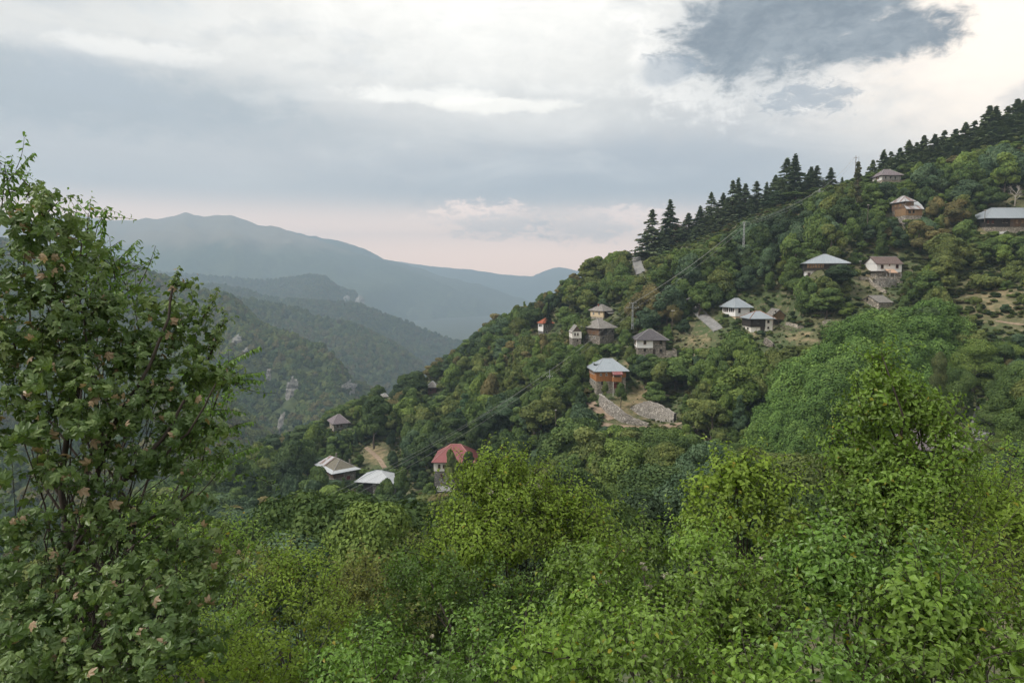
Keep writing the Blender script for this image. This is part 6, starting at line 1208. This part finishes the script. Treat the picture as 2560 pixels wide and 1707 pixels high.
thicket('dogwood_thicket', 'bright green dogwood with broad leaves beside the low clematis mound', cover([(2360,2620,1560,6.3,90),(2340,2620,1640,5.8,95),(2300,2620,1730,5.3,100)], RC), SPR_OV, M_L1, 235, 1.02, .5, leaves=120, fluff=[(2290,1705,5.4,12)])
thicket('clematis_mound', 'low clematis mound hanging over a dark hollow', cover([(2060,2300,1590,6.2,80),(2040,2300,1690,5.6,95),(2060,2300,1760,5.2,95)], RC), SPR_OV, M_L4, 200, .85, .5, leaves=60, fluff=[(2215,1700,5.4,14)])
thicket('spindle_shrub', 'yellowish shrub with thin red stems beside the bramble mound', cover([(2340,2500,1400,7.6,70),(2360,2560,1480,6.9,80)], RC), SPR_SM, M_L2, 190, 1.2, .7, leaves=40, tips=((2400,1420,2395,1330,7.4,4),(2480,1440,2500,1330,7.2,4)))
thicket('hazel_shrub', 'yellow green shrub with soft leaves at the edge of the bramble mound', cover([(2480,2600,1290,9.5,60),(2440,2600,1350,8.8,70),(2460,2620,1430,8.,80),(2500,2620,1520,7.2,90)], RC), SPR_SM, M_L2, 150, 1.25, .6, leaves=60)
thicket('road_shrub', 'low bushes between the road bend and the young tree', cover([(2380,2560,1190,24,40),(2360,2580,1235,21,48),(2380,2600,1280,18,55)], RC), SPR_SM, M_L1, 26, 2.3, .6)
# middle: tall vine covered clump
thicket('vine_clad_shrub', 'tall vine clad shrub with pale seed heads in front of the red roofed house', [(1212,1180,11.5,35),(1240,1195,11.5,40),(1195,1215,11.5,40),(1290,1190,11.8,40),(1330,1230,11.6,52),(1250,1245,11.4,59),(1185,1270,11.3,54),(1310,1290,11.2,71),(1220,1310,11.,71),(1390,1280,11.6,52),(1450,1300,11.6,57),(1400,1350,11.2,71),(1160,1330,11.2,52),(1480,1370,11.2,66),(1290,1370,10.8,83),(1510,1420,11.,52),(1130,1390,10.8,59),(1200,1400,10.4,83)],
        SPR_SM, M_L2, 150, 1.35, .65, leaves=60, fluff=[(1275,1250,11,13),(1225,1230,11,10),(1250,1280,10.9,10),(1180,1370,10.5,11),(1205,1380,10.5,10),(1225,1378,10.5,8),(1345,1215,11.4,10),(1330,1230,11.4,10),(1130,1365,10.7,10),(1420,1275,11.5,7),(1215,1300,10.9,9)], tips=((1210,1170,1225,1140,11.5,4),(1290,1175,1300,1150,11.8,4),(1360,1250,1372,1160,11.6,7),(1450,1280,1468,1235,11.6,5),(1240,1190,1250,1165,11.5,3)))
thicket('thicket', 'dark green leafy mound below the vine clad shrub', cover([(1090,1330,1450,10.2,70),(1040,1420,1500,9.4,80),(1340,1520,1470,10.2,64),(1000,1440,1560,8.5,88),(960,1440,1630,7.6,95),(920,1440,1700,6.8,100),(900,1440,1760,6.1,100)], RC), SPR_OV, M_L4, 185, .8, .55, leaves=160, fluff=[(1260,1660,7.2,8),(1140,1430,10.2,7),(1080,1590,7.9,7)])
thicket('plum_tree', 'feathery yellow green young tree in the dip beside the dark mound', [(740,1420,20,40),(700,1450,20,46),(790,1450,20,46),(660,1480,19.5,44),(740,1490,19.5,60),(820,1490,19.5,44),(690,1540,19,56),(770,1550,19,60),(640,1530,19,40)], SPR_SM, M_L2, 34, 2.2, 1.1, facing=.2, tips=((740,1410,748,1385,20,4),(800,1430,806,1360,20,5),(690,1440,690,1405,20,4),(640,1470,630,1435,20,4),(840,1470,850,1430,20,4)), cat='tree')
thicket('hornbeam_shrub', 'olive brown shrub between the yellow green tree and the dark mound', [(900,1440,22,40),(870,1470,22,40),(940,1470,22,44),(910,1510,21.5,54),(970,1510,21.5,44),(860,1540,21,50),(940,1560,21,60),(990,1560,21,40)], SPR_SM, M_L3, 32, 2.2, .7)
thicket('nettle_patch', 'bright green low growth at the bottom of the dip', cover([(560,900,1590,12,60),(540,900,1640,10,70),(520,920,1690,8.5,80),(500,920,1750,7.2,90)], RC), SPR_OV, M_L2, 130, .85, .6, leaves=60)
thicket('elder_bush', 'fresh green bush tangled behind the maple', cover([(420,540,1300,15,50),(400,580,1360,14.5,56),(440,620,1420,14,60),(520,650,1500,13,60),(520,640,1560,12,60)], RC), SPR_SM, M_L1, 62, 1.6, .6, leaves=0)
thicket('willow_shrub', 'pale feathery shrub behind the fresh green bush', cover([(560,700,1420,34,36),(580,720,1460,32,40)], RC), SPR_SM, M_L3, 14, 3.2, .8)
# left: the maple, its branches drawn from the forks
MAP = [(20,560,7.6,46),(70,530,8,40),(110,560,8,44),(40,640,7.6,60),(120,640,8,56),(175,610,8.2,40),(190,680,8.2,46),(60,730,7.6,70),(140,740,7.8,64),(215,740,8,46),(30,830,7.4,80),(120,840,7.6,80),(200,820,7.8,60),(250,790,8.2,44),(300,840,8.2,40),(40,940,7.2,90),(140,950,7.4,86),(230,920,7.8,70),(310,910,8,56),(370,870,8.2,44),(420,780,8.4,44),(400,830,8.3,44),(460,800,8.4,36),(490,850,8.4,40),(440,900,8.2,52),(500,930,8.3,46),(380,960,8,64),(470,1000,8.1,52),(540,960,8.3,36),(40,1060,7,90),(150,1070,7.2,86),(250,1030,7.6,76),(340,1060,7.8,70),(430,1080,7.9,60),(500,1080,8.1,46),(30,1190,6.9,92),(140,1210,7,70),(330,1170,7.6,66),(420,1180,7.8,60),(490,1170,8,46),(240,1150,7.6,50),(50,1320,6.8,96),(310,1290,7.3,70),(400,1280,7.5,60),(460,1250,7.8,46),(30,1440,6.6,96),(120,1500,6.5,80),(240,1420,6.8,70),(330,1400,7,76),(420,1400,7.2,66),(500,1400,7.4,56),(40,1570,6.2,100),(150,1600,6.2,95),(260,1540,6.4,86),(360,1510,6.6,80),(450,1500,6.9,70),(520,1480,7.2,50),(60,1690,5.9,100),(180,1710,5.9,100),(300,1660,6.1,95),(400,1620,6.3,85),(480,1600,6.6,66),(420,1720,6,90)]
ODD[0] = .03
mp = thicket('maple_tree', 'large maple with browning leaf edges and dark forked branches', MAP, SPR_PA, M_MAPLE, 52, .95, .15, leaves=300, cat='tree', stem_r=.012, foot=(150,1560,7.4), facing=.5, tips=((420,760,440,690,8.4,5),(430,720,470,708,8.4,3),(490,820,540,742,8.4,5),(520,900,560,800,8.4,4),(60,500,75,478,8,3),(110,540,150,500,8,3)))
ODD[0] = .012
A_ = Acc(); f_ = np.array(mp.location)
for path, r0 in (([(150,1580),(152,1500),(165,1440),(170,1390)], .075), ([(170,1400),(165,1300),(152,1230),(160,1120),(185,1030),(200,960),(60*3,880)], .045), ([(170,1400),(215,1330),(255,1260),(330,1180),(420,1080),(460,1000)], .042), ([(165,1420),(230,1370),(300,1330),(390,1290),(480,1230)], .036), ([(152,1240),(110,1150),(70,1040),(40,900),(30,760)], .034), ([(190,1360),(230,1230),(260,1130),(300,1030),(370,930),(420,800),(430,720)], .034), ([(185,1030),(190,900),(150,760),(110,600),(70,520)], .026), ([(330,1180),(400,1150),(480,1070),(540,960)], .022), ([(260,1130),(240,1000),(220,860),(190,700)], .022)):
    q = np.array([P(x, y, 7.3 + .0007 * (1500 - y)) for x, y in path]) - f_; n = 14; s_ = np.linspace(0, 1, len(q)); t_ = np.linspace(0, 1, n); A_.add(*tube_arrays(np.stack([np.interp(t_, s_, q[:, k]) for k in range(3)], -1) + RC.normal(0, .006, (n, 3)), np.linspace(r0, r0 * .35, n), 7))
link('branch', A_.mesh('branch', True), M_BARKDARK, mp)
thicket('cherry_tree', 'wild cherry with long drooping leaves reaching out behind the maple', [(10,420,9.5,20),(40,440,9.5,20),(10,480,9.5,30),(220,540,9.6,18),(215,590,9.6,24),(235,640,9.6,30),(255,700,9.6,40),(290,720,9.6,36),(280,670,9.6,24),(330,760,9.6,50),(560,960,9.6,30),(540,1020,9.6,36),(520,1110,9.4,40),(560,1180,9.3,34)],
        SPR_LO, M_CHERRY, 130, .85, -.1, leaves=0, cat='tree', foot=(230,1600,9.5), sprigs=((0,480,72,378,9.5,.3),(10,520,60,440,9.5,.3),(200,640,215,496,9.6,-.2),(235,660,250,520,9.6,.1),(250,700,335,598,9.6,.2),(250,640,300,600,9.6,.2),(450,980,640,868,9.6,.15),(450,1000,645,935,9.6,.3),(440,1010,640,955,9.6,.4),(430,1050,600,1035,9.6,.3),(440,1150,622,1058,9.4,.3),(460,1180,560,1130,9.4,.2),(450,1220,636,1122,9.3,.25),(430,1090,590,1080,9.4,.3)))
